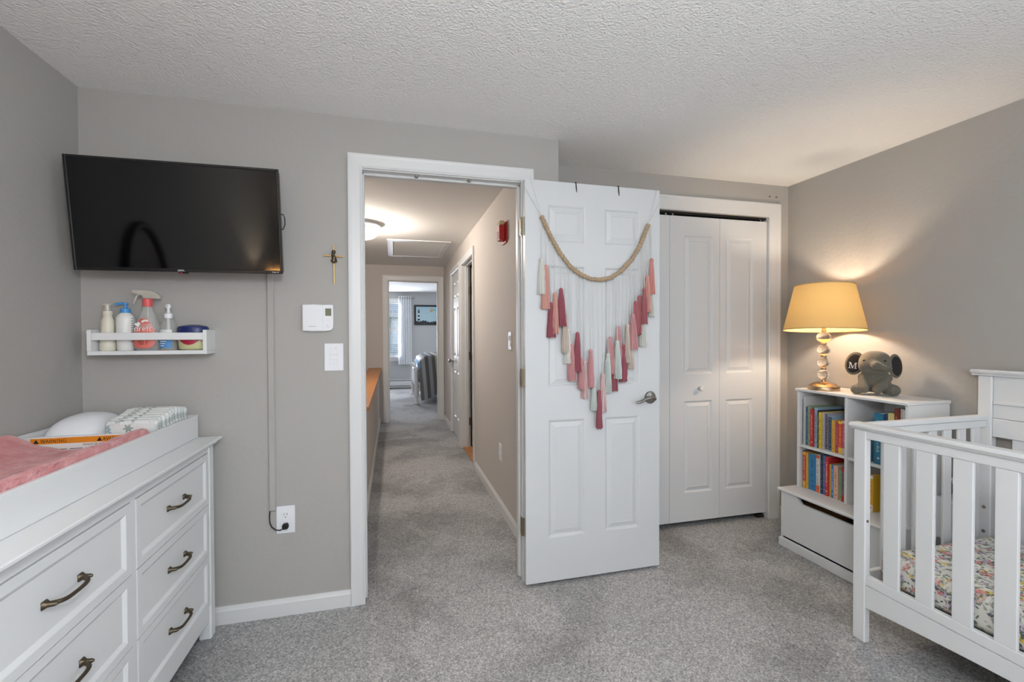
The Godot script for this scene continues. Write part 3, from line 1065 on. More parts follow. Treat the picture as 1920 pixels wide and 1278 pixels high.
	lathe(s, [Vector2(0, 0), Vector2(0.045, 0), Vector2(0.05, 0.02), Vector2(0.03, 0.05), Vector2(0.034, 0.14), Vector2(0.05, 0.20), Vector2(0.034, 0.27), Vector2(0.048, 0.33), Vector2(0.034, 0.40), Vector2(0.036, 0.60), Vector2(0.052, 0.65), Vector2(0.044, 0.68), Vector2(0, 0.69)], 16)
	var pmh := msh(s)
	for p in [Vector3(0, 0, 0), Vector3(0, 0, -1.5), Vector3(2.08, 0, 0), Vector3(2.08, 0, -1.5)]:
		var o := put(b, "post", pmh, wb)
		o.position = p
	box1(b, "foot_rail", Vector3(-0.015, 0.30, -1.47), Vector3(0.015, 0.60, -0.03), wb, 0.006)
	box1(b, "head_board", Vector3(2.065, 0.26, -1.47), Vector3(2.095, 1.1, -0.03), wb, 0.006)
	box1(b, "side_rail", Vector3(0.03, 0.24, -0.015), Vector3(2.05, 0.36, 0.015), wb, 0.004)
	box1(b, "side_rail", Vector3(0.03, 0.24, -1.515), Vector3(2.05, 0.36, -1.485), wb, 0.004)
	box1(b, "mattress", Vector3(0.06, 0.36, -1.44), Vector3(2.03, 0.84, -0.04), M.ink_white, 0.03)
	im = Image.create(256, 64, false, Image.FORMAT_RGBA8)
	var cols := [c8(104, 104, 106), c8(150, 152, 152), c8(88, 86, 86), c8(136, 140, 144), c8(92, 92, 92), c8(168, 162, 146), c8(104, 104, 108)]
	for k in 32:
		im.fill_rect(Rect2i(k * 8, 0, 8, 64), cols[k % cols.size()])
	im.fill_rect(Rect2i(0, 0, 6, 36), c8(120, 158, 190))
	var qm := mk("quilt_stripes", Color.WHITE, 0.95)
	qm.albedo_texture = tex(im)
	s = nst()
	s.set_smooth_group(1)
	# cross-section over the foot of the bed: along z and down the front, sides dropping too
	var nu := 36
	var nv := 24
	var Q := func(i: int, j: int) -> Vector3:
		var u := float(i) / nu
		var v := float(j) / nv
		var x := 0.024 + u * 1.99
		var over := 0.17 * pow(maxf(0.0, 1.0 - u * 1.99 / 0.22), 2.0)
		var y: float
		var z: float
		if v < 0.5:
			z = -1.44 + v / 0.5 * 1.43
			y = 0.90
		else:
			var f := (v - 0.5) / 0.5
			z = 0.03 + 0.075 * sin(f * PI * 0.6) + 0.10 * f * maxf(0.0, 1.0 - u * 1.99 / 0.3)
			y = lerpf(0.88, 0.09 + 0.30 * smoothstep(0.0, 0.9, x), f)
		z += 0.014 * sin(x * 19.0) * smoothstep(0.5, 1.0, v)
		x += 0.10 * maxf(0.0, v - 0.5)
		return Vector3(x, y - over * (1.0 - smoothstep(0.5, 0.8, v)), z)
	for j in nv:
		for i in nu:
			var vv := float(j) / nv
			quad(s, Q.call(i, j), Q.call(i + 1, j), Q.call(i + 1, j + 1), Q.call(i, j + 1), Vector3.UP if vv < 0.5 else Vector3.BACK, Vector2(float(i) / nu, vv), Vector2(float(i + 1) / nu, vv), Vector2(float(i + 1) / nu, vv + 1.0 / nv), Vector2(float(i) / nu, vv + 1.0 / nv))
	var qu := put(self, "quilt", s, qm)
	qu.position = Vector3(1.66, 0, -6.32)
	tag(qu, "grey and blue striped quilt draped over the white bed", "quilt")
	# side window of that bedroom
	var w3 := strct("window_3", null, null, "side window of the far bedroom")
	s = nst()
	for q in [[-7.55, -7.50, 0.75, 2.05], [-6.50, -6.45, 0.75, 2.05], [-7.50, -6.50, 0.75, 0.80], [-7.50, -6.50, 2.0, 2.05], [-7.50, -6.50, 1.38, 1.43]]:
		bx(s, Vector3(3.94, q[2], q[0]), Vector3(3.98, q[3], q[1]), 0.002)
	put(w3, "frame", s, tw)
	s = nst()
	bx(s, Vector3(3.958, 0.8, -7.5), Vector3(3.962, 2.0, -6.5))
	put(w3, "pane", s, M.pane_glass)
	# house next door
	var nh := thing("neighbour_house", "grey blue clapboard house seen through far bedroom window", "house", Vector3(1.5, -3.0, -15.0))
	var sid := mk("siding", c8(190, 206, 214), 0.7)
	s = nst()
	var nb := 40
	for k in nb:
		var y0 := k * 0.14
		prism(s, PackedVector2Array([Vector2(0, y0), Vector2(0.03, y0), Vector2(0.008, y0 + 0.142), Vector2(0, y0 + 0.142)]), -5.0, 5.0, Transform3D(Basis(Vector3(0, 0, 1), Vector3.UP, Vector3(1, 0, 0)), Vector3.ZERO))
	var sd := put(nh, "clapboards", s, sid)
	sd.set_meta("kind", "stuff")
	box1(nh, "wall", Vector3(-5, 0, -5), Vector3(5, 5.6, 0.0), sid, 0.0)
	for p in [Vector2(-0.95, 3.75), Vector2(0.25, 3.75), Vector2(1.5, 3.75), Vector2(0.05, 1.2)]:
		var wn := box1(nh, "window", Vector3(p.x - 0.34, p.y - 0.55, 0.03), Vector3(p.x + 0.34, p.y + 0.55, 0.06), tw, 0.0)
		box1(wn, "window_pane", Vector3(p.x - 0.27, p.y - 0.48, 0.06), Vector3(p.x + 0.27, p.y + 0.48, 0.064), mk("far_pane", c8(66, 84, 96), 0.1), 0.0)
	s = nst()
	prism(s, PackedVector2Array([Vector2(-5.2, 5.5), Vector2(0.4, 4.95), Vector2(0.4, 5.15), Vector2(-5.2, 7.9)]), -5.3, 5.3, Transform3D(Basis(Vector3(0, 0, 1), Vector3.UP, Vector3(1, 0, 0)), Vector3.ZERO))
	put(nh, "roof", s, mk("roof_grey", c8(178, 182, 186), 0.8))
	box1(nh, "gutter", Vector3(-5.3, 4.9, 0.36), Vector3(5.3, 5.05, 0.46), tw, 0.01)
	box1(self, "lawn", Vector3(-30, -3.2, -40), Vector3(30, -3.0, 20), mk("grass", c8(110, 122, 92), 0.95), 0.0).set_meta("kind", "structure")

# ------------------------------------------------------------------ things on the back wall
func wall_things() -> void:
	# television
	var tv := thing("television", "black flat television tilted down on the grey wall", "television")
	var tilt := atan2(0.05, 0.425)
	tv.transform = Transform3D(Basis(Vector3.BACK, deg_to_rad(0.45)) * Basis(Vector3.RIGHT, tilt), Vector3(0.4255, 1.7455, 0.1745))
	var bp: Material = M.black_plastic
	var W := 0.3665
	var Hh := 0.2135
	box1(tv, "back_shell", Vector3(-W + 0.004, -Hh + 0.004, -0.045), Vector3(W - 0.004, Hh - 0.004, -0.008), bp, 0.006)
	var s := nst()
	bx(s, Vector3(-W, -Hh, -0.008), Vector3(-W + 0.010, Hh, 0.004), 0.002)
	bx(s, Vector3(W - 0.010, -Hh, -0.008), Vector3(W, Hh, 0.004), 0.002)
	bx(s, Vector3(-W + 0.01, Hh - 0.010, -0.008), Vector3(W - 0.01, Hh, 0.004), 0.002)
	bx(s, Vector3(-W + 0.01, -Hh, -0.008), Vector3(W - 0.01, -Hh + 0.014, 0.004), 0.002)
	put(tv, "bezel", s, bp)
	var scm := mk("tv_glass", c8(6, 6, 7), 0.07)
	s = nst()
	bx(s, Vector3(-W + 0.01, -Hh + 0.014, -0.008), Vector3(W - 0.01, Hh - 0.010, 0.0005))
	put(tv, "screen", s, scm)
	text(tv, "maker_lettering", "onn.", M.ink_white, 0.013, Transform3D(Basis.IDENTITY, Vector3(-0.006, -Hh + 0.007, 0.0045)))
	text(tv, "system_lettering", "Roku TV", M.ink_white, 0.007, Transform3D(Basis.IDENTITY, Vector3(W - 0.028, -Hh + 0.007, 0.0045)))
	box1(tv, "infrared_window", Vector3(-0.016, -Hh - 0.006, -0.006), Vector3(0.016, -Hh, 0.003), bp, 0.001)
	var led := mk("standby_led", c8(200, 20, 30), 0.4)
	led.emission_enabled = true
	led.emission = c8(220, 20, 40)
	led.emission_energy_multiplier = 0.8
	box1(tv, "standby_light", Vector3(-0.011, -Hh - 0.0045, 0.003), Vector3(-0.005, -Hh - 0.0015, 0.0036), led, 0.0)
	s = nst()
	bx(s, Vector3(-0.10, -0.10, -0.065), Vector3(0.10, 0.10, -0.045), 0.003)
	put(tv, "mount_plate", s, M.dark_metal)
	s = nst()
	tube(s, [Vector3(W - 0.02, 0.04, -0.03), Vector3(W + 0.006, 0.035, -0.025), Vector3(W + 0.012, 0.02, -0.022), Vector3(W + 0.012, -0.005, -0.022), Vector3(W + 0.004, -0.025, -0.024), Vector3(W - 0.02, -0.03, -0.03)], 0.0022, 8)
	put(tv, "side_cable", s, M.black_rubber)
	var mt := thing("wall_mount", "black steel television bracket fixed to the grey wall", "bracket", Vector3(0.4255, 1.7455, 0))
	box1(mt, "wall_plate", Vector3(-0.12, -0.11, 0.0005), Vector3(0.12, 0.11, 0.012), M.dark_metal, 0.002)
	box1(mt, "arm", Vector3(-0.09, -0.03, 0.012), Vector3(-0.06, 0.03, 0.098), M.dark_metal)
	box1(mt, "arm", Vector3(0.06, -0.03, 0.012), Vector3(0.09, 0.03, 0.098), M.dark_metal)

	# cable raceway, painted like the wall
	s = nst()
	bx(s, Vector3(0.696, 0.482, 0.0003), Vector3(0.724, 1.60, 0.012), 0.004)
	var rw := put(self, "cable_cover", s, M.wall_paint)
	tag(rw, "wall coloured cable cover running down from the television", "cable cover")
	# outlet with plug
	var ou := thing("wall_outlet", "white duplex outlet with black plug beside the cable cover", "outlet", Vector3(0.7635, 0.437, 0))
	box1(ou, "cover_plate", Vector3(-0.039, -0.063, 0.0003), Vector3(0.039, 0.063, 0.006), M.plastic_white, 0.003)
	for yy in [-0.021, 0.021]:
		s = nst()
		lathe(s, [Vector2(0.017, 0.005), Vector2(0.017, 0.0075), Vector2(0, 0.0078)], 20, Transform3D(Basis(Vector3.RIGHT, PI / 2), Vector3(0, yy, 0)))
		var rc := put(ou, "receptacle", s, M.plastic_white)
		s = nst()
		bx(s, Vector3(-0.0075, yy + 0.001, 0.0075), Vector3(-0.0055, yy + 0.009, 0.0081))
		bx(s, Vector3(0.0055, yy + 0.001, 0.0075), Vector3(0.0075, yy + 0.009, 0.0081))
		bx(s, Vector3(-0.0022, yy - 0.010, 0.0075), Vector3(0.0022, yy - 0.006, 0.0081))
		put(rc, "slots", s, M.ink)
	var pc := thing("power_cord", "black power cord plugged into the outlet below the television", "cord", Vector3(0.7635, 0.437, 0))
	s = nst()
	bx(s, Vector3(-0.014, -0.036, 0.0082), Vector3(0.011, -0.012, 0.034), 0.005, Transform3D(Basis(Vector3.BACK, 0.15), Vector3.ZERO))
	put(pc, "plug", s, M.black_rubber)
	s = nst()
	tube(s, [Vector3(-0.064, 0.05, 0.006), Vector3(-0.066, 0.02, 0.008), Vector3(-0.064, -0.005, 0.012), Vector3(-0.054, -0.024, 0.018), Vector3(-0.036, -0.036, 0.024), Vector3(-0.018, -0.039, 0.024), Vector3(-0.008, -0.034, 0.022)], 0.0028, 10)
	put(pc, "cable", s, M.black_rubber)

	# thermostat
	var th := thing("thermostat", "white wall thermostat with small grey display", "thermostat", Vector3(0.9115, 1.356, 0))
	s = nst()
	var poly := PackedVector2Array([Vector2(-0.066, -0.059), Vector2(-0.03, -0.061), Vector2(0.02, -0.060), Vector2(0.046, -0.058), Vector2(0.058, -0.053), Vector2(0.064, -0.043), Vector2(0.065, -0.01), Vector2(0.0645, 0.060), Vector2(0.055, 0.061), Vector2(0.025, 0.060), Vector2(-0.02, 0.062), Vector2(-0.066, 0.060)])
	prism(s, poly, 0.0003, 0.022)
	put(th, "body", s, M.plastic_white)
	s = nst()
	bx(s, Vector3(-0.064, -0.058, 0.022), Vector3(0.022, 0.059, 0.026), 0.003)
	put(th, "front_cover", s, M.plastic_white)
	box1(th, "display", Vector3(0.031, 0.010, 0.022), Vector3(0.057, 0.044, 0.0228), mk("lcd", c8(122, 122, 100), 0.2), 0.0)
	for q in [[0.044, -0.008, 0.006], [0.046, -0.034, 0.010]]:
		s = nst()
		lathe(s, [Vector2(q[2], 0.0215), Vector2(q[2], 0.0245), Vector2(q[2] * 0.85, 0.0252), Vector2(0, 0.0252)], 18, Transform3D(Basis(Vector3.RIGHT, PI / 2), Vector3(q[0], q[1], 0)))
		put(th, "button", s, M.plastic_white)
	box1(th, "maker_mark", Vector3(-0.040, -0.0395, 0.026), Vector3(-0.008, -0.0375, 0.0262), mk("faint_print", c8(168, 168, 172), 0.5), 0.0)
	# dimmer / fan switch
	var sw := thing("fan_switch", "white three button wall switch below the thermostat", "switch", Vector3(0.976, 1.175, 0))
	box1(sw, "cover_plate", Vector3(-0.042, -0.064, 0.0003), Vector3(0.042, 0.064, 0.006), M.plastic_white, 0.003)
	for k in 3:
		box1(sw, "button", Vector3(-0.018, 0.0125 - k * 0.0225, 0.006), Vector3(0.018, 0.0335 - k * 0.0225, 0.0082), M.plastic_white, 0.001)
	s = nst()
	bx(s, Vector3(-0.012, 0.0415, 0.006), Vector3(-0.008, 0.0425, 0.0063))
	bx(s, Vector3(0.006, 0.0415, 0.006), Vector3(0.012, 0.0430, 0.0063))
	for k in 2:
		bx(s, Vector3(-0.0005, 0.0 - k * 0.0225, 0.0082), Vector3(0.0008, 0.002 - k * 0.0225, 0.0084))
	put(sw, "print", s, mk("grey_print", c8(96, 96, 100), 0.5)).set_meta("kind", "stuff")
	# cross
	var cr := thing("wall_cross", "slim golden cross with a small bronze angel on wall", "cross", Vector3(0.980, 1.605, 0))
	var gold := mk("gold", c8(226, 186, 122), 0.32, 0.75)
	s = nst()
	tube(s, [Vector3(0, -0.090, 0.006), Vector3(0, 0.090, 0.006)], 0.0032, 8)
	put(cr, "upright", s, gold)
	s = nst()
	tube(s, [Vector3(-0.046, 0.040, 0.009), Vector3(0.042, 0.037, 0.009)], 0.0032, 8)
	put(cr, "crossbar", s, gold)
	s = nst()
	nets(s, [[Vector3(0, 0.056, 0.014), Vector3(0, 0.057, 0.014), 0.009, 0.009], [Vector3(-0.003, 0.046, 0.014), Vector3(0.001, 0.028, 0.014), 0.006, 0.009], [Vector3(0.001, 0.028, 0.014), Vector3(0.0, 0.014, 0.013), 0.009, 0.010], [Vector3(-0.009, 0.040, 0.013), Vector3(0.004, 0.034, 0.020), 0.003, 0.003], [Vector3(-0.010, 0.016, 0.012), Vector3(0.013, 0.013, 0.013), 0.004, 0.004], [Vector3(0.006, 0.036, 0.010), Vector3(0.012, 0.018, 0.011), 0.004, 0.003]], Vector3(-0.022, 0.002, 0.0), Vector3(0.022, 0.074, 0.034), 0.0018, 0.003)
	put(cr, "angel_figure", s, M.bronze)

	wall_shelf()

func wall_shelf() -> void:
	var fw: Material = M.furniture_white
	var sh := thing("wall_shelf", "small white wall shelf with front rail under the television", "shelf", Vector3(0.2785, 1.2, 0))
	var hw := 0.209
	box1(sh, "bottom_board", Vector3(-hw, 0.0, 0.0005), Vector3(hw, 0.0165, 0.098), fw, 0.0015)
	for sx in [-1.0, 1.0]:
		var s := nst()
		prism(s, PackedVector2Array([Vector2(0.0005, 0.0168), Vector2(0.098, 0.0168), Vector2(0.098, 0.097), Vector2(0.094, 0.102), Vector2(0.0005, 0.102)]), -0.007, 0.007, Transform3D(Basis(Vector3(0, 0, 1), Vector3.UP, Vector3(-1, 0, 0)), Vector3(sx * (hw - 0.007), 0, 0)))
		put(sh, "side_board", s, fw)
	box1(sh, "front_rail", Vector3(-hw + 0.014, 0.060, 0.088), Vector3(hw - 0.014, 0.090, 0.098), fw, 0.0015)
	box1(sh, "back_rail", Vector3(-hw + 0.014, 0.060, 0.0005), Vector3(hw - 0.014, 0.090, 0.010), fw, 0.0015)

	var y0 := 1.2167
	# cream pump bottle
	var cream := mk("cream_plastic", c8(222, 216, 198), 0.4)
	var b := thing("pump_bottle", "cream coloured waisted pump bottle with clear cap on shelf", "bottle", Vector3(0.1145, y0, 0.045))
	var s := nst()
	lathe(s, [Vector2(0, 0), Vector2(0.024, 0), Vector2(0.0275, 0.006), Vector2(0.0275, 0.028), Vector2(0.0235, 0.05), Vector2(0.022, 0.065), Vector2(0.023, 0.10), Vector2(0.022, 0.122), Vector2(0.016, 0.138), Vector2(0.0145, 0.146), Vector2(0, 0.146)], 28)
	put(b, "bottle_body", s, cream)
	s = nst()
	lathe(s, [Vector2(0.0155, 0.143), Vector2(0.0165, 0.146), Vector2(0.0165, 0.162), Vector2(0, 0.163)], 24)
	put(b, "collar", s, cream)
	var clearish := mk("clear_plastic", Color(0.93, 0.90, 0.84, 0.28), 0.12)
	clearish.transparency = BaseMaterial3D.TRANSPARENCY_ALPHA
	s = nst()
	lathe(s, [Vector2(0, 0.163), Vector2(0.0105, 0.163), Vector2(0.0105, 0.190), Vector2(0, 0.191)], 20)
	bx(s, Vector3(-0.018, 0.186, -0.008), Vector3(0.014, 0.193, 0.008), 0.003)
	put(b, "pump_cap", s, clearish)
	s = nst()
	lathe(s, [Vector2(0, 0.163), Vector2(0.0045, 0.163), Vector2(0.0045, 0.188), Vector2(0, 0.188)], 12)
	put(b, "pump_stem", s, cream)

	# white lotion with blue pump
	var wpl := mk("lotion_white", c8(228, 228, 224), 0.4)
	var blue := mk("pump_blue", c8(66, 144, 206), 0.4)
	b = thing("pump_bottle", "white lotion bottle with bright blue pump on shelf", "bottle", Vector3(0.1735, y0, 0.040), 0.25)
	s = nst()
	lathe(s, [Vector2(0, 0), Vector2(0.026, 0), Vector2(0.029, 0.004), Vector2(0.031, 0.06), Vector2(0.0325, 0.118), Vector2(0.0315, 0.132), Vector2(0.026, 0.146), Vector2(0.017, 0.154), Vector2(0.016, 0.158), Vector2(0, 0.158)], 32)
	put(b, "bottle_body", s, wpl)
	s = nst()
	for k in 11:
		var yy := 0.035 + k * 0.0095
		var a0 := 0.75
		var an := PI / 2 - a0 + 0.0
		for q in 4:
			var a := an - q * 0.11 - 0.02 * (k % 3)
			var rr := 0.0312 + yy * 0.0125
			s.set_smooth_group(-1)
			quad(s, Vector3(cos(a) * rr, yy, sin(a) * rr), Vector3(cos(a - 0.085) * rr, yy, sin(a - 0.085) * rr), Vector3(cos(a - 0.085) * rr, yy + 0.0035, sin(a - 0.085) * rr), Vector3(cos(a) * rr, yy + 0.0035, sin(a) * rr), Vector3(cos(a), 0, sin(a)))
	put(b, "label_print", s, mk("label_grey", c8(122, 124, 130), 0.6))
	s = nst()
	lathe(s, [Vector2(0.0172, 0.155), Vector2(0.0172, 0.172), Vector2(0.012, 0.174), Vector2(0.0055, 0.175), Vector2(0.0055, 0.188), Vector2(0.0105, 0.189), Vector2(0.0105, 0.196), Vector2(0, 0.197)], 24)
	tube(s, [Vector3(0, 0.1925, 0), Vector3(-0.016, 0.1935, 0.0), Vector3(-0.030, 0.191, 0.0), Vector3(-0.034, 0.187, 0.0)], [0.006, 0.005, 0.0045, 0.0035], 10)
	put(b, "pump", s, blue)

	# spray bottle
	b = thing("spray_bottle", "clear spray bottle with coral label and coral collar", "spray bottle", Vector3(0.2570, y0, 0.050), 0.0)
	var liquid := mk("clear_bottle", Color(0.86, 0.86, 0.84, 0.32), 0.08)
	liquid.transparency = BaseMaterial3D.TRANSPARENCY_ALPHA
	s = nst()
	var flat := Transform3D(Basis.from_scale(Vector3(1, 1, 0.62)), Vector3.ZERO)
	lathe(s, [Vector2(0, 0), Vector2(0.040, 0), Vector2(0.046, 0.008), Vector2(0.0485, 0.03), Vector2(0.0485, 0.07), Vector2(0.044, 0.10), Vector2(0.033, 0.132), Vector2(0.022, 0.158), Vector2(0.017, 0.172), Vector2(0.0165, 0.184), Vector2(0, 0.184)], 36, flat)
	put(b, "bottle_body", s, liquid)
	var coral := mk("coral_label", c8(220, 114, 102), 0.45)
	s = nst()
	s.set_smooth_group(1)
	var prof := [[0.010, 0.020], [0.016, 0.034], [0.03, 0.042], [0.06, 0.043], [0.085, 0.040], [0.105, 0.032], [0.122, 0.020], [0.132, 0.008]]
	var LB := func(i: int, k: int) -> Vector3:
		var y: float = prof[i][0]
		var hwid: float = prof[i][1]
		var x := -0.002 + (k / 8.0 * 2.0 - 1.0) * hwid - 0.006
		var rr := 0.0487 if y < 0.075 else lerpf(0.0487, 0.034, (y - 0.075) / 0.057)
		return Vector3(x, y, 0.62 * sqrt(maxf(0.0001, rr * rr - x * x)) + 0.0006)
	for i in prof.size() - 1:
		for k in 8:
			quad(s, LB.call(i, k), LB.call(i, k + 1), LB.call(i + 1, k + 1), LB.call(i + 1, k), Vector3.BACK)
	var lab := put(b, "label", s, coral)
	text(lab, "label_lettering", "dreft", M.ink_white, 0.0285, Transform3D(Basis.IDENTITY, Vector3(-0.006, 0.0885, 0.0297)))
	s = nst()
	for q in [[-0.001, 0.120, 0.007], [0.006, 0.121, 0.0055], [-0.008, 0.119, 0.005]]:
		lathe(s, [Vector2(q[2], 0), Vector2(q[2], 0.0006), Vector2(0, 0.0006)], 14, Transform3D(Basis(Vector3.RIGHT, PI / 2), Vector3(q[0], q[1], 0.0222 + (0.122 - q[1]) * 0.4)))
	put(lab, "cloud_mark", s, M.ink_white)
	s = nst()
	var heart := PackedVector2Array()
	for k in 28:
		var a := TAU * k / 28.0
		heart.append(Vector2(16 * pow(sin(a), 3), 13 * cos(a) - 5 * cos(2 * a) - 2 * cos(3 * a) - cos(4 * a)) * 0.00065)
	prism(s, heart, 0, 0.0006, Transform3D(Basis(Vector3.BACK, 0.35) * Basis.IDENTITY, Vector3(-0.025, 0.107, 0.0245)))
	put(lab, "heart_mark", s, M.ink_white)
	s = nst()
	for k in 3:
		bx(s, Vector3(-0.024 + k * 0.003, 0.037 - k * 0.006, 0.0298), Vector3(0.014 - k * 0.003, 0.0395 - k * 0.006, 0.0306))
	put(lab, "small_print", s, mk("label_dark", c8(120, 44, 44), 0.6))
	s = nst()
	lathe(s, [Vector2(0.017, 0.182), Vector2(0.0175, 0.186), Vector2(0.0175, 0.212), Vector2(0.014, 0.2145), Vector2(0, 0.215)], 26)
	put(b, "collar", s, mk("coral_cap", c8(220, 92, 94), 0.4))
	var trig := mk("trigger_plastic", Color(0.86, 0.83, 0.78, 0.5), 0.2)
	trig.transparency = BaseMaterial3D.TRANSPARENCY_ALPHA
	s = nst()
	prism(s, PackedVector2Array([Vector2(-0.012, 0.2152), Vector2(0.014, 0.2152), Vector2(0.046, 0.216), Vector2(0.050, 0.223), Vector2(0.030, 0.240), Vector2(0.012, 0.248), Vector2(-0.048, 0.249), Vector2(-0.050, 0.236), Vector2(-0.028, 0.232), Vector2(-0.014, 0.226)]), -0.011, 0.011)
	put(b, "spray_head", s, trig)
	s = nst()
	tube(s, [Vector3(-0.030, 0.234, 0), Vector3(-0.040, 0.222, 0), Vector3(-0.046, 0.205, 0), Vector3(-0.050, 0.192, 0)], [0.005, 0.004, 0.004, 0.003], 8)
	put(b, "trigger", s, trig)
	s = nst()
	tube(s, [Vector3(0.004, 0.012, 0), Vector3(0, 0.18, 0)], 0.0025, 8)
	put(b, "dip_tube", s, clearish)

	# small clear pump bottle with blue label
	b = thing("pump_bottle", "small clear sanitizer bottle with white pump and blue label", "bottle", Vector3(0.331, y0, 0.05))
	s = nst()
	lathe(s, [Vector2(0, 0), Vector2(0.028, 0), Vector2(0.0305, 0.005), Vector2(0.0305, 0.085), Vector2(0.027, 0.105), Vector2(0.017, 0.126), Vector2(0.0135, 0.135), Vector2(0, 0.136)], 28)
	put(b, "bottle_body", s, liquid)
	s = nst()
	lathe(s, [Vector2(0.0145, 0.133), Vector2(0.0150, 0.136), Vector2(0.0150, 0.152), Vector2(0.006, 0.157), Vector2(0.005, 0.172), Vector2(0.0095, 0.180), Vector2(0.0095, 0.186), Vector2(0.006, 0.193), Vector2(0, 0.194)], 22)
	tube(s, [Vector3(0, 0.185, 0), Vector3(0.0, 0.185, 0.016), Vector3(0, 0.181, 0.022)], [0.005, 0.004, 0.003], 8)
	put(b, "pump", s, M.plastic_white)
	s = nst()
	tube(s, [Vector3(0, 0.02, 0), Vector3(0, 0.134, 0)], 0.006, 10)
	put(b, "dip_tube", s, M.plastic_white)
	for q in [[0.048, 0.086, c8(226, 226, 224), "label"], [0.010, 0.048, c8(74, 134, 190), "label"]]:
		s = nst()
		s.set_smooth_group(1)
		for k in 10:
			var a := PI / 2 + 0.95 - k * 0.17
			var a2 := a - 0.17
			quad(s, Vector3(cos(a) * 0.0309, q[0], sin(a) * 0.0309), Vector3(cos(a2) * 0.0309, q[0], sin(a2) * 0.0309), Vector3(cos(a2) * 0.0309, q[1], sin(a2) * 0.0309), Vector3(cos(a) * 0.0309, q[1], sin(a) * 0.0309), Vector3(cos(a), 0, sin(a)))
		put(b, q[3], s, mk("small_label_%d" % int(q[0] * 1000), q[2], 0.5))
	s = nst()
	for k in 3:
		bx(s, Vector3(-0.018, 0.018 + k * 0.009, 0.0309), Vector3(-0.004 + k * 0.004, 0.0205 + k * 0.009, 0.0316))
	put(b, "label_print", s, M.ink_white)

	# jelly jar
	b = thing("jelly_jar", "petroleum jelly jar with navy lid and red label", "jar", Vector3(0.4195, y0, 0.046))
	s = nst()
	var ov := Transform3D(Basis.from_scale(Vector3(1, 1, 0.66)), Vector3.ZERO)
	lathe(s, [Vector2(0, 0), Vector2(0.044, 0), Vector2(0.052, 0.006), Vector2(0.0555, 0.03), Vector2(0.0560, 0.062), Vector2(0.054, 0.070), Vector2(0, 0.070)], 36, ov)
	put(b, "jar_body", s, mk("jelly", c8(196, 194, 148), 0.25))
	s = nst()
	lathe(s, [Vector2(0.0575, 0.064), Vector2(0.0585, 0.068), Vector2(0.0585, 0.092), Vector2(0.054, 0.099), Vector2(0.025, 0.106), Vector2(0, 0.107)], 36, ov)
	put(b, "lid", s, mk("lid_navy", c8(24, 40, 98), 0.35))
	s = nst()
	s.set_smooth_group(1)
	for k in 12:
		var x0 := -0.046 + k * 0.0072
		var x1 := x0 + 0.0072
		var f := func(x: float) -> float: return 0.66 * sqrt(0.0562 * 0.0562 - x * x) + 0.0006
		var lowf := func(x: float) -> float: return 0.022 + 14.0 * pow(x + 0.003, 2.0)
		quad(s, Vector3(x0, lowf.call(x0), f.call(x0)), Vector3(x1, lowf.call(x1), f.call(x1)), Vector3(x1, 0.062, f.call(x1)), Vector3(x0, 0.062, f.call(x0)), Vector3.BACK)
	put(b, "label", s, mk("label_red", c8(168, 30, 56), 0.4))

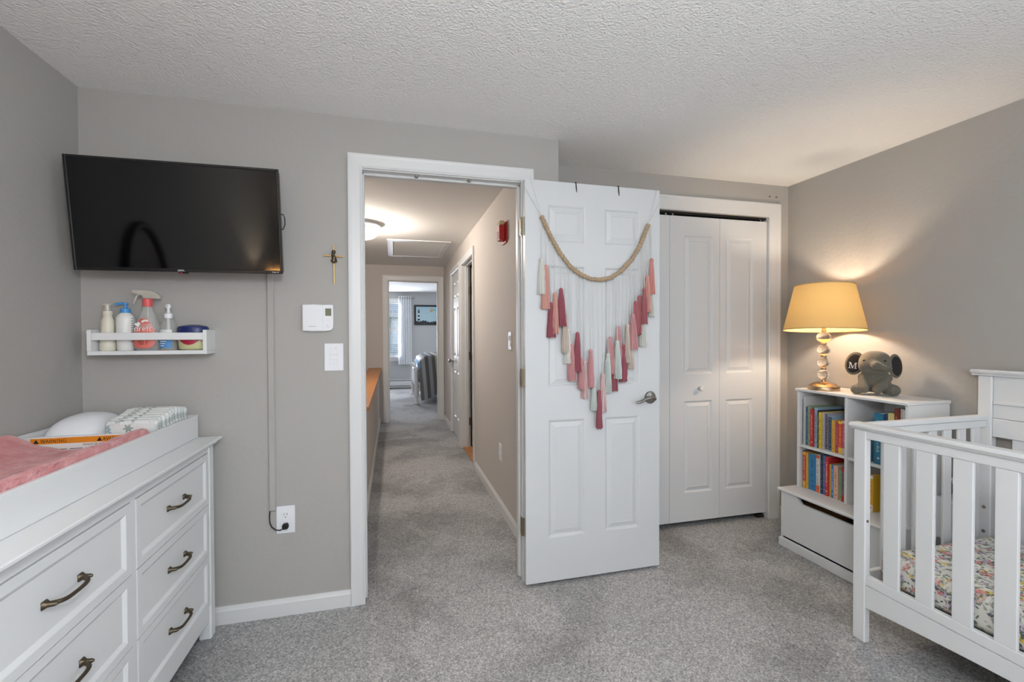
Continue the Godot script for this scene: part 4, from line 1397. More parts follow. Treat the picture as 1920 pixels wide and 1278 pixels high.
# ------------------------------------------------------------------ dresser with changing tray
func dresser() -> void:
	var fw: Material = M.furniture_white
	var d := thing("dresser", "white six drawer dresser with bronze pulls against left wall", "dresser")
	var xf := 0.492     # front plane of the frame
	var z0 := 0.062
	var z1 := 1.306
	# top with a moulded edge
	var s := nst()
	prism(s, PackedVector2Array([Vector2(0.012, 0.815), Vector2(0.500, 0.815), Vector2(0.503, 0.821), Vector2(0.514, 0.829), Vector2(0.521, 0.832), Vector2(0.521, 0.838), Vector2(0.518, 0.841), Vector2(0.012, 0.841)]), 0.034, 1.334)
	put(d, "top_board", s, fw)
	for z in [z0, z1 - 0.05]:
		box1(d, "leg", Vector3(xf - 0.045, 0, z), Vector3(xf + 0.004, 0.815, z + 0.05), fw, 0.006)
		box1(d, "leg", Vector3(0.02, 0, z), Vector3(0.06, 0.815, z + 0.05), fw, 0.006)
	box1(d, "side_panel", Vector3(0.06, 0.09, z0 + 0.015), Vector3(xf - 0.045, 0.815, z0 + 0.033), fw, 0.001)
	box1(d, "side_panel", Vector3(0.06, 0.09, z1 - 0.033), Vector3(xf - 0.045, 0.815, z1 - 0.015), fw, 0.001)
	box1(d, "back_panel", Vector3(0.022, 0.09, z0 + 0.05), Vector3(0.030, 0.815, z1 - 0.05), fw, 0.0)
	box1(d, "top_rail", Vector3(xf - 0.03, 0.790, z0 + 0.05), Vector3(xf, 0.815, z1 - 0.05), fw, 0.001)
	box1(d, "centre_stile", Vector3(xf - 0.03, 0.12, 0.672), Vector3(xf, 0.790, 0.696), fw, 0.001)
	box1(d, "apron", Vector3(xf - 0.028, 0.085, z0 + 0.05), Vector3(xf - 0.002, 0.147, z1 - 0.05), fw, 0.001)
	box1(d, "inner_carcass", Vector3(0.032, 0.10, z0 + 0.05), Vector3(xf - 0.05, 0.80, z1 - 0.05), mk("carcass", c8(210, 210, 208), 0.7), 0.0)
	# drawers
	for col in [[0.1145, 0.6695], [0.6985, 1.2535]]:
		for k in 3:
			var ya := 0.150 + k * 0.2135
			var hgt := 0.2105
			var w: float = col[1] - col[0]
			var dr := panelled(d, "drawer_front", w, hgt, 0.02, [Rect2(0.026, 0.024, w - 0.052, hgt - 0.048)], fw, SUNK)
			dr.transform = Transform3D(face_px(), Vector3(xf + 0.002, ya, col[1]))
			s = nst()
			var cx := w / 2
			var cy := hgt / 2 - 0.002
			var zz := -0.0075
			var pts := []
			var rr := []
			for i in 17:
				var t := i / 16.0 * 2.0 - 1.0
				var a := absf(t)
				pts.append(Vector3(cx + t * 0.060, cy - 0.004 * (1.0 - a * a), zz + 0.026 * (1.0 - pow(a, 6.0)) + 0.004))
				rr.append(0.0046 + 0.0012 * a * a)
			tube(s, pts, rr, 8)
			for sg in [-1.0, 1.0]:
				var ft := Transform3D(Basis(Vector3.RIGHT, PI / 2), Vector3(cx + sg * 0.061, cy, zz))
				lathe(s, [Vector2(0, 0), Vector2(0.0125, 0), Vector2(0.0120, 0.003), Vector2(0.0065, 0.010), Vector2(0.0055, 0.022), Vector2(0.003, 0.027), Vector2(0, 0.028)], 4, ft * Transform3D(Basis(Vector3.UP, PI / 4)))
			put(dr, "pull_handle", s, M.bronze)

func changing_tray() -> void:
	var fw: Material = M.furniture_white
	var yb := 0.8415
	var t := thing("changing_tray", "white wooden changing tray on top of the dresser", "tray")
	box1(t, "side_board", Vector3(0.416, yb, 0.036), Vector3(0.430, 0.938, 1.30), fw, 0.0015)
	box1(t, "side_board", Vector3(0.008, yb, 0.036), Vector3(0.022, 0.938, 1.30), fw, 0.0015)
	box1(t, "end_board", Vector3(0.022, yb, 0.036), Vector3(0.416, 0.938, 0.050), fw, 0.0015)
	box1(t, "end_board", Vector3(0.022, yb, 1.286), Vector3(0.416, 0.938, 1.30), fw, 0.0015)
	box1(t, "bottom_board", Vector3(0.022, yb, 0.05), Vector3(0.416, yb + 0.006, 1.286), fw, 0.0)
	var dv := box1(t, "divider", Vector3(0.022, yb + 0.006, 0.352), Vector3(0.416, 0.932, 0.366), fw, 0.0015)
	var orange := mk("warning_orange", c8(226, 140, 30), 0.5)
	box1(dv, "warning_strip", Vector3(0.05, 0.908, 0.366), Vector3(0.400, 0.928, 0.3666), orange, 0.0)
	box1(dv, "warning_paper", Vector3(0.05, 0.868, 0.366), Vector3(0.400, 0.908, 0.3664), M.ink_white, 0.0)
	var xt := Transform3D(Basis.IDENTITY, Vector3(0.115, 0.9175, 0.3668))
	text(dv, "warning_lettering", "WARNING", M.ink, 0.016, xt)
	text(dv, "warning_lettering", "AVERTISSEMENT", M.ink, 0.016, Transform3D(Basis.IDENTITY, Vector3(0.315, 0.9175, 0.3668)))
	text(dv, "warning_lettering", "RISQUE DE CHUTE", M.ink, 0.009, Transform3D(Basis.IDENTITY, Vector3(0.235, 0.9015, 0.3666)))
	var s := nst()
	for x in [0.066, 0.247]:
		s = nst()
		prism(s, PackedVector2Array([Vector2(x - 0.008, 0.911), Vector2(x + 0.008, 0.911), Vector2(x, 0.925)]), 0.3666, 0.3669)
		put(dv, "warning_sign", s, M.ink)
	s = nst()
	for k in 7:
		bx(s, Vector3(0.07 + k * 0.045, 0.888, 0.3664), Vector3(0.108 + k * 0.045, 0.890, 0.3666))
		bx(s, Vector3(0.07 + k * 0.045, 0.880, 0.3664), Vector3(0.104 + k * 0.045, 0.882, 0.3666))
	put(dv, "fine_print", s, M.ink).set_meta("kind", "stuff")

	# pink contoured pad
	var pk := mk("pink_plush", Color.WHITE, 0.95)
	pk.albedo_texture = noise_tex(0.012, 512, [c8(186, 108, 108), c8(204, 128, 128), c8(214, 144, 144), c8(228, 170, 170)], 17, 5)
	pk.uv1_triplanar = true
	pk.uv1_scale = Vector3(2.0, 2.0, 2.0)
	pk.rim_enabled = true
	pk.rim = 0.5
	pk.rim_tint = 0.6
	pk.heightmap_enabled = true
	pk.heightmap_texture = noise_tex(0.05, 512, [], 18, 4)
	pk.heightmap_scale = 0.5
	s = nst()
	s.set_smooth_group(1)
	var nu := 30
	var nv := 40
	var F := func(i: int, j: int) -> Vector3:
		var u := float(i) / nu
		var v := float(j) / nv
		var e := absf(u * 2.0 - 1.0)
		var x := 0.0235 + u * 0.391
		var z := 0.384 + v * 0.885
		var y := 0.900 + 0.078 * pow(e, 2.4) - 0.022 * smoothstep(0.90, 1.0, e)
		var ez := minf(v, 1.0 - v) * 0.885
		y -= 0.030 * (1.0 - smoothstep(0.0, 0.05, ez))
		y += 0.0015 * sin(x * 90.0 + z * 31.0) + 0.0012 * sin(z * 75.0 - x * 40.0)
		return Vector3(x, y, z)
	for j in nv:
		for i in nu:
			quad(s, F.call(i, j), F.call(i + 1, j), F.call(i + 1, j + 1), F.call(i, j + 1), Vector3.UP)
	var lowy := yb + 0.006
	for i in nu:
		for e in [0, nv]:
			var a: Vector3 = F.call(i, e)
			var b: Vector3 = F.call(i + 1, e)
			s.set_smooth_group(2)
			quad(s, a, b, Vector3(b.x, lowy, b.z), Vector3(a.x, lowy, a.z), Vector3(0, 0, -1.0 if e == 0 else 1.0))
	for j in nv:
		for e in [0, nu]:
			var a: Vector3 = F.call(e, j)
			var b: Vector3 = F.call(e, j + 1)
			s.set_smooth_group(3)
			quad(s, a, b, Vector3(b.x, lowy, b.z), Vector3(a.x, lowy, a.z), Vector3(-1.0 if e == 0 else 1.0, 0, 0))
	var pad := put(self, "changing_pad", s, pk)
	tag(pad, "pink plush changing pad lying in the white tray", "changing pad")

	# wipes pack: a soft white plastic pouch
	var pl := mk("pouch_plastic", c8(236, 238, 242), 0.25)
	s = nst()
	pillow(s, Vector3(0.130, 0.848, 0.205), Vector3(0.105, 0.142, 0.130), 3.0)
	var pw := put(self, "wipes_pouch", s, pl)
	tag(pw, "plain white plastic pouch in the far end of the tray", "pouch")

	# stack of diapers with leaf print
	var im := Image.create(512, 512, false, Image.FORMAT_RGBA8)
	im.fill(c8(222, 224, 222))
	for k in 26:
		var x := rng.randf() * 512
		var y := rng.randf() * 512
		var an := rng.randf() * TAU
		var col: Color = [c8(116, 132, 122), c8(146, 158, 148), c8(186, 170, 160), c8(150, 172, 186)][k % 4]
		for q in 5:
			leaf(im, x + cos(an) * q * 11, y + sin(an) * q * 11, 30, 5, an + (0.8 if q % 2 == 0 else -0.8), col)
	for k in 5:
		disc(im, rng.randf() * 512, rng.randf() * 512, 20, c8(150, 160, 152), 0.35, k, 6)
	var dm := mk("diaper_print", Color.WHITE, 0.5)
	dm.albedo_texture = tex(im)
	dm.uv1_triplanar = true
	dm.uv1_scale = Vector3.ONE * 3.2
	im = Image.create(256, 64, false, Image.FORMAT_RGBA8)
	im.fill(c8(214, 222, 224))
	for k in 14:
		im.fill_rect(Rect2i(k * 18 + 4, 0, 5, 64), [c8(108, 140, 156), c8(150, 168, 172), c8(96, 112, 116)][k % 3])
	var dt := thing("diaper_row", "row of folded leaf printed diapers in the tray beside white pouch", "diapers", Vector3(0.328, yb + 0.006, 0.204), 0.0, "")
	for k in 10:
		s = nst()
		var hh := 0.074 - 0.0022 * absf(k - 3.5)
		soft_box(s, Vector3(0.082, hh, 0.0145), 0.0138)
		var dp := put(dt, "diaper", s, dm)
		dp.transform = Transform3D(Basis(Vector3.RIGHT, 0.10), Vector3(rng.randf_range(-0.003, 0.003), hh + 0.003, -0.120 + k * 0.0270))

func pillow(s: SurfaceTool, c: Vector3, half: Vector3, pw: float) -> void:
	# soft cushion: rounded outline in xz (half.x, half.z), height half.y
	s.set_smooth_group(1)
	var n := 20
	var prof := func(u: float, v: float) -> float:
		var e := pow(pow(absf(u), pw) + pow(absf(v), pw), 1.0 / pw)
		return pow(maxf(0.0, 1.0 - e * e), 0.42)
	for top in 2:
		for j in n:
			for i in n:
				var P := []
				for q in [[i, j], [i + 1, j], [i + 1, j + 1], [i, j + 1]]:
					var u: float = sin((q[0] / float(n) * 2 - 1) * PI / 2)
					var v: float = sin((q[1] / float(n) * 2 - 1) * PI / 2)
					var hgt: float = prof.call(u, v)
					var y := half.y * (0.28 + 0.72 * hgt) if top == 0 else half.y * 0.28 * (1.0 - hgt)
					P.append(c + Vector3(u * half.x, y, v * half.z))
				quad(s, P[0], P[1], P[2], P[3], Vector3.UP if top == 0 else Vector3.DOWN)
	s.set_smooth_group(-1)

# ------------------------------------------------------------------ bookcase
const BX := 3.62
func bookcase() -> void:
	var fw: Material = M.furniture_white
	var b := thing("bookcase", "white low bookcase with toy bin below along right wall", "bookcase")
	var z0 := 0.022
	var z1 := 0.645
	var xb := 3.890
	box1(b, "top_board", Vector3(BX - 0.010, 0.930, z0 - 0.008), Vector3(xb + 0.004, 0.946, z1 + 0.004), fw, 0.003)
	box1(b, "side_panel", Vector3(BX, 0.348, z0), Vector3(xb, 0.930, z0 + 0.016), fw, 0.001)
	box1(b, "side_panel", Vector3(BX, 0.348, z1 - 0.016), Vector3(xb, 0.930, z1), fw, 0.001)
	box1(b, "centre_divider", Vector3(BX, 0.348, 0.324), Vector3(xb - 0.008, 0.930, 0.340), fw, 0.001)
	box1(b, "back_panel", Vector3(xb - 0.008, 0.348, z0 + 0.016), Vector3(xb - 0.002, 0.930, z1 - 0.016), fw, 0.0)
	box1(b, "shelf", Vector3(BX + 0.004, 0.592, z0 + 0.016), Vector3(xb - 0.008, 0.608, 0.324), fw, 0.001)
	box1(b, "shelf", Vector3(BX + 0.004, 0.592, 0.340), Vector3(xb - 0.008, 0.608, z1 - 0.016), fw, 0.001)
	box1(b, "seat_board", Vector3(3.494, 0.332, 0.002), Vector3(xb, 0.348, z1 + 0.008), fw, 0.004)
	box1(b, "side_panel", Vector3(3.512, 0.05, 0.014), Vector3(xb, 0.332, 0.030), fw, 0.001)
	box1(b, "side_panel", Vector3(3.512, 0.05, z1 - 0.014), Vector3(xb, 0.332, z1 + 0.002), fw, 0.001)
	box1(b, "back_panel", Vector3(xb - 0.008, 0.05, 0.030), Vector3(xb, 0.332, z1 - 0.014), fw, 0.0)
	box1(b, "bottom_board", Vector3(3.512, 0.05, 0.030), Vector3(xb - 0.008, 0.062, z1 - 0.014), fw, 0.0)
	box1(b, "plinth", Vector3(3.500, 0, 0.008), Vector3(xb, 0.05, z1 + 0.008), fw, 0.003)
	# bin front with a finger cutout along its top edge
	var s := nst()
	var w := z1 - 0.014 - 0.030
	prism(s, PackedVector2Array([Vector2(0, 0), Vector2(w, 0), Vector2(w, 0.275), Vector2(w - 0.095, 0.275), Vector2(w - 0.112, 0.252), Vector2(w - 0.13, 0.240), Vector2(0.13, 0.240), Vector2(0.112, 0.252), Vector2(0.095, 0.275), Vector2(0, 0.275)]), -0.016, 0.0, Transform3D(face_nx(), Vector3(3.512, 0.053, 0.030)))
	put(b, "bin_front", s, fw)
	# toys in the bin
	var br := mk("brown_plush", c8(118, 84, 44), 0.95)
	s = nst()
	ell(s, Vector3(3.70, 0.19, 0.20), Vector3(0.13, 0.125, 0.15), 18)
	ell(s, Vector3(3.63, 0.25, 0.12), Vector3(0.05, 0.05, 0.05), 14)
	ell(s, Vector3(3.65, 0.26, 0.29), Vector3(0.045, 0.04, 0.045), 14)
	var toy := put(self, "plush_toy", s, br)
	tag(toy, "brown plush toy inside the white toy bin", "plush toy")
	s = nst()
	ell(s, Vector3(3.66, 0.18, 0.46), Vector3(0.10, 0.115, 0.10), 16)
	tube(s, [Vector3(3.58, 0.24, 0.42), Vector3(3.63, 0.30, 0.45), Vector3(3.66, 0.29, 0.52)], 0.014, 8)
	var toy2 := put(self, "plush_toy", s, mk("black_plush", c8(34, 32, 34), 0.9))
	tag(toy2, "black soft toy inside the white toy bin", "plush toy")

func spine_tex(bg: Color, ink: Color, band, sd: int) -> ImageTexture:
	var r := RandomNumberGenerator.new()
	r.seed = sd
	var im := Image.create(32, 256, false, Image.FORMAT_RGBA8)
	im.fill(bg)
	if band is Color:
		im.fill_rect(Rect2i(0, 0, 32, 22), band)
		im.fill_rect(Rect2i(0, 208, 32, 48), band)
	# rows of small uneven strokes, like lettering too small to read
	var y := 34
	while y < 196:
		var L := r.randi_range(3, 7)
		if r.randf() < 0.8:
			im.fill_rect(Rect2i(10, y, 2, L), ink)
			im.fill_rect(Rect2i(10, y, r.randi_range(6, 12), 2), ink)
			if r.randf() < 0.6:
				im.fill_rect(Rect2i(10, y + L - 2, r.randi_range(5, 12), 2), ink)
		y += L + 2
	im.fill_rect(Rect2i(12, 222, 8, 10), ink)
	return tex(im)

func books() -> void:
	# z0, z1, top height, depth, cover colour, ink colour, band colour or null, words for the label
	var top := [
		[0.041, 0.050, 0.879, 0.20, c8(34, 48, 88), c8(200, 200, 210), null, "thin navy book at end of the upper book row"],
		[0.051, 0.062, 0.899, 0.23, c8(214, 214, 212), c8(150, 150, 150), null, "tall white picture book in the upper book row"],
		[0.063, 0.077, 0.837, 0.22, c8(44, 92, 128), c8(150, 190, 210), null, "deep blue picture book beside tall white book"],
		[0.078, 0.097, 0.846, 0.21, c8(146, 162, 128), c8(90, 104, 84), null, "sage green book in the upper book row"],
		[0.098, 0.119, 0.829, 0.20, c8(196, 28, 34), c8(240, 220, 210), null, "bright red book in the upper book row"],
		[0.120, 0.142, 0.841, 0.22, c8(150, 186, 208), c8(30, 56, 40), null, "pale blue book beside the bright red book"],
		[0.143, 0.152, 0.829, 0.19, c8(26, 34, 66), c8(180, 180, 200), null, "thin dark blue book beside the yellow spine"],
		[0.153, 0.170, 0.820, 0.20, c8(236, 208, 40), c8(90, 70, 30), null, "bright yellow book in the upper book row"],
		[0.171, 0.181, 0.819, 0.18, c8(226, 218, 196), c8(150, 120, 90), null, "thin cream book beside bright yellow book"],
		[0.182, 0.192, 0.818, 0.18, c8(198, 182, 208), c8(110, 90, 130), null, "thin lavender book in the upper book row"],
		[0.193, 0.209, 0.821, 0.19, c8(188, 186, 198), c8(40, 40, 46), null, "book with a black spiral binding"],
		[0.210, 0.235, 0.808, 0.19, c8(150, 182, 214), c8(40, 60, 120), null, "light blue book next to spiral bound book"],
		[0.236, 0.253, 0.788, 0.17, c8(232, 178, 64), c8(170, 50, 60), null, "orange yellow book in the upper book row"],
		[0.254, 0.271, 0.778, 0.17, c8(186, 66, 110), c8(240, 190, 80), null, "magenta book in the upper book row"],
		[0.272, 0.296, 0.793, 0.17, c8(222, 72, 44), c8(240, 206, 60), c8(238, 202, 52), "orange red book with yellow band"],
		[0.297, 0.316, 0.800, 0.18, c8(188, 60, 92), c8(236, 180, 190), c8(214, 196, 196), "rose pink book next to the bookcase divider"],
	]
	var low := [
		[0.041, 0.047, 0.571, 0.19, c8(120, 160, 170), c8(60, 80, 90), null, "thin teal book at end of the lower book row"],
		[0.048, 0.068, 0.566, 0.20, c8(214, 60, 52), c8(240, 232, 200), c8(232, 172, 56), "red board book with orange ends"],
		[0.069, 0.081, 0.564, 0.20, c8(236, 184, 50), c8(200, 90, 40), null, "golden yellow book in the lower book row"],
		[0.082, 0.139, 0.561, 0.20, c8(34, 128, 188), c8(24, 70, 120), null, "thick ocean blue board book in lower book row"],
		[0.140, 0.162, 0.569, 0.19, c8(226, 224, 214), c8(90, 90, 90), c8(222, 98, 34), "white book with orange ends in lower book row"],
		[0.163, 0.177, 0.574, 0.20, c8(22, 36, 66), c8(170, 180, 200), null, "dark navy book in the lower book row"],
		[0.178, 0.196, 0.574, 0.20, c8(52, 96, 172), c8(220, 150, 80), null, "royal blue book in the lower book row"],
		[0.197, 0.217, 0.572, 0.20, c8(204, 38, 44), c8(246, 232, 220), null, "scarlet book with white letters in lower book row"],
		[0.218, 0.230, 0.534, 0.17, c8(238, 196, 70), c8(214, 110, 40), null, "short yellow book beside the scarlet book"],
		[0.231, 0.247, 0.535, 0.17, c8(44, 118, 178), c8(230, 238, 244), null, "short blue book with white letters"],
		[0.248, 0.274, 0.536, 0.17, c8(232, 184, 160), c8(150, 60, 70), null, "peach coloured book in the lower book row"],
		[0.275, 0.293, 0.522, 0.16, c8(138, 176, 128), c8(70, 100, 70), null, "pale green book in the lower book row"],
		[0.294, 0.315, 0.533, 0.16, c8(120, 110, 126), c8(40, 36, 50), c8(196, 40, 50), "grey book with red foot next to the divider"],
	]
	var rt_up := [
		[0.400, 0.418, 0.80, 0.17, c8(160, 60, 50), c8(230, 210, 190), null, "brick red book right of the divider"],
		[0.428, 0.446, 0.82, 0.17, c8(124, 170, 190), c8(220, 190, 70), c8(52, 86, 136), "sea blue book right of the divider"],
		[0.470, 0.515, 0.868, 0.20, c8(30, 116, 150), c8(180, 210, 220), null, "teal blue book among the books right of divider"],
		[0.518, 0.532, 0.872, 0.20, c8(40, 56, 110), c8(200, 200, 220), null, "dark blue book right of the teal book"],
		[0.535, 0.566, 0.878, 0.21, c8(224, 210, 128), c8(170, 120, 60), null, "pale yellow book right of the divider"],
		[0.568, 0.590, 0.905, 0.22, c8(120, 44, 30), c8(226, 150, 70), null, "brown and orange picture book by bookcase end"],
		[0.592, 0.602, 0.908, 0.21, c8(206, 200, 196), c8(120, 40, 50), null, "thin white and maroon book by bookcase end"],
		[0.606, 0.624, 0.905, 0.19, c8(222, 222, 222), c8(170, 170, 170), null, "white book against the bookcase end panel"],
	]
	var rt_low := [
		[0.425, 0.437, 0.515, 0.17, c8(190, 186, 170), c8(40, 36, 30), null, "patterned cream book in lower right compartment"],
		[0.438, 0.462, 0.540, 0.18, c8(232, 176, 30), c8(200, 40, 40), c8(226, 220, 220), "mustard yellow book with white foot"],
		[0.560, 0.606, 0.560, 0.19, c8(196, 196, 198), c8(170, 170, 174), null, "wide pale grey book box in lower right compartment"],
	]
	var n := 0
	for row in [[top, 0.6082, "books on the upper left shelf"], [low, 0.3482, "books on the lower left shelf"], [rt_up, 0.6082, "books on the upper right shelf"], [rt_low, 0.3482, "books on the lower right shelf"]]:
		for bk in row[0]:
			n += 1
			one_book(bk, row[1], row[2], n)
	# bottles of the spiral binding are part of that book; a teal box lies on top of the grey one
	var s := nst()
	bx(s, Vector3(3.70, 0.5605, 0.545), Vector3(3.82, 0.589, 0.615), 0.002)
	var o := put(self, "small_box", s, mk("teal_box", c8(96, 164, 184), 0.5))
	tag(o, "small teal box lying on the pale grey book box", "box")

func one_book(bk: Array, y0: float, grp: String, n: int) -> void:
	var z0: float = bk[0]
	var z1: float = bk[1]
	var h: float = bk[2] - y0
	var dep: float = bk[3]
	var t := z1 - z0
	var xfront := 3.640 + 0.004 * sin(n * 2.3)
	var b := thing("book", bk[7], "book", Vector3(xfront, y0, (z0 + z1) / 2), 0.0, grp)
	var cc: Color = (bk[4] as Color).lerp(Color(0.5, 0.48, 0.46), 0.14)
	var cm := mk("book_cover_%d" % n, cc, 0.45)
	var ct := 0.0018
	var s := nst()
	bx(s, Vector3(0, 0, -t / 2), Vector3(dep, h, -t / 2 + ct), 0.0005)
	bx(s, Vector3(0, 0, t / 2 - ct), Vector3(dep, h, t / 2), 0.0005)
	bx(s, Vector3(0, 0, -t / 2 + ct), Vector3(ct, h, t / 2 - ct), 0.0)
	put(b, "cover", s, cm)
	if t > 0.006:
		box1(b, "pages", Vector3(ct, 0.003, -t / 2 + ct), Vector3(dep - 0.003, h - 0.003, t / 2 - ct), M.get("pages", null) if M.has("pages") else mk("pages", c8(222, 214, 196), 0.9), 0.0)
	s = nst()
	quad(s, Vector3(-0.0004, 0.002, -t / 2 + 0.0006), Vector3(-0.0004, 0.002, t / 2 - 0.0006), Vector3(-0.0004, h - 0.002, t / 2 - 0.0006), Vector3(-0.0004, h - 0.002, -t / 2 + 0.0006), Vector3.LEFT)
	var sm := mk("book_spine_%d" % n, Color.WHITE, 0.45)
	sm.albedo_texture = spine_tex(cc, bk[5], bk[6], n * 13 + 5)
	put(b, "spine_print", s, sm)
	if String(bk[7]).contains("spiral"):
		s = nst()
		for k in 22:
			var yy := 0.01 + k * (h - 0.02) / 21.0
			bx(s, Vector3(-0.004, yy, -t / 2), Vector3(-0.0004, yy + 0.004, t / 2), 0.001)
		put(b, "spiral_binding", s, M.ink)

# ------------------------------------------------------------------ lamp and elephant
func lamp_build(l: Node3D, light_energy: float) -> void:
	var am: Material = M.antique_brass
	var s := nst()
	lathe(s, [Vector2(0, 0), Vector2(0.079, 0), Vector2(0.080, 0.003), Vector2(0.080, 0.020), Vector2(0.077, 0.024), Vector2(0.060, 0.036), Vector2(0.050, 0.040), Vector2(0.044, 0.041), Vector2(0.030, 0.047), Vector2(0, 0.048)], 40)
	put(l, "base", s, am)
	# brass spacers and neck
	s = nst()
	lathe(s, [Vector2(0.013, 0.047), Vector2(0.013, 0.056), Vector2(0.010, 0.060), Vector2(0, 0.060)], 20)
	put(l, "brass_neck", s, am)
	for y in [0.125, 0.197, 0.270]:
		s = nst()
		lathe(s, [Vector2(0, y - 0.007), Vector2(0.013, y - 0.006), Vector2(0.015, y - 0.002), Vector2(0.015, y + 0.002), Vector2(0.013, y + 0.006), Vector2(0, y + 0.007)], 20)
		put(l, "brass_spacer", s, am)
	s = nst()
	lathe(s, [Vector2(0.012, 0.340), Vector2(0.014, 0.345), Vector2(0.012, 0.352), Vector2(0.012, 0.40), Vector2(0.016, 0.405), Vector2(0.016, 0.43), Vector2(0, 0.432)], 20)
	put(l, "socket", s, am)
	var glass := mk("lamp_crystal", Color(1.0, 0.96, 0.90, 0.0), 0.02)
	glass.refraction_enabled = true
	glass.refraction_scale = 0.05
	glass.transparency = BaseMaterial3D.TRANSPARENCY_ALPHA
	for q in [[0.090, 0.031, 0.0335], [0.161, 0.0325, 0.034], [0.2335, 0.034, 0.034], [0.308, 0.038, 0.0345]]:
		s = nst()
		ell(s, Vector3(0, q[0], 0), Vector3(q[1], q[2] - 0.003, q[1]), 28)
		put(l, "crystal_ball", s, glass)
	# empire shade
	var cloth := mk("shade_cloth", c8(236, 192, 122), 0.95)
	cloth.backlight_enabled = true
	cloth.backlight = Color(0.30, 0.245, 0.14)
	s = nst()
	lathe(s, [Vector2(0.206, 0.350), Vector2(0.150, 0.612)], 48)
	var sh := put(l, "shade", s, cloth)
	s = nst()
	for q in [[0.206, 0.350], [0.150, 0.609]]:
		lathe(s, [Vector2(q[0] - 0.0015, q[1] - 0.002), Vector2(q[0] + 0.0018, q[1] - 0.002), Vector2(q[0] + 0.0018, q[1] + 0.004), Vector2(q[0] - 0.0015, q[1] + 0.004)], 48)
	put(sh, "trim_band", s, mk("shade_trim", c8(206, 170, 116), 0.8))
	# the shade sits a little crooked on its harp
	var pv := Vector3(0, 0.598, 0)
	sh.transform = Transform3D(Basis.IDENTITY, pv) * Transform3D(Basis(Vector3(0.658, 0, 0.753), -0.055)) * Transform3D(Basis.IDENTITY, -pv)
	s = nst()
	for k in 3:
		var a := TAU * k / 3.0 + 0.4
		tube(s, [Vector3(0, 0.598, 0), Vector3(cos(a) * 0.149, 0.607, sin(a) * 0.149)], 0.0016, 6)
	tube(s, [Vector3(0.012, 0.42, 0), Vector3(0.055, 0.47, 0), Vector3(0.055, 0.54, 0), Vector3(0, 0.598, 0)], 0.002, 6)
	tube(s, [Vector3(-0.012, 0.42, 0), Vector3(-0.055, 0.47, 0), Vector3(-0.055, 0.54, 0), Vector3(0, 0.598, 0)], 0.002, 6)
	put(l, "harp", s, am)
	s = nst()
	lathe(s, [Vector2(0, 0.596), Vector2(0.006, 0.598), Vector2(0.006, 0.606), Vector2(0.004, 0.612), Vector2(0.013, 0.619), Vector2(0.015, 0.627), Vector2(0.011, 0.634), Vector2(0, 0.637)], 16)
	put(l, "finial", s, am)
	var bm := mk("lamp_bulb", c8(255, 240, 214), 0.4)
	bm.emission_enabled = true
	bm.emission = c8(255, 222, 170)
	bm.emission_energy_multiplier = 5.0
	s = nst()
	ell(s, Vector3(0, 0.480, 0), Vector3(0.030, 0.045, 0.030), 18)
	put(l, "bulb", s, bm)
	bulb_light(l, "lamp_light", Vector3(0, 0.480, 0), c8(255, 236, 210), light_energy, 0.03)

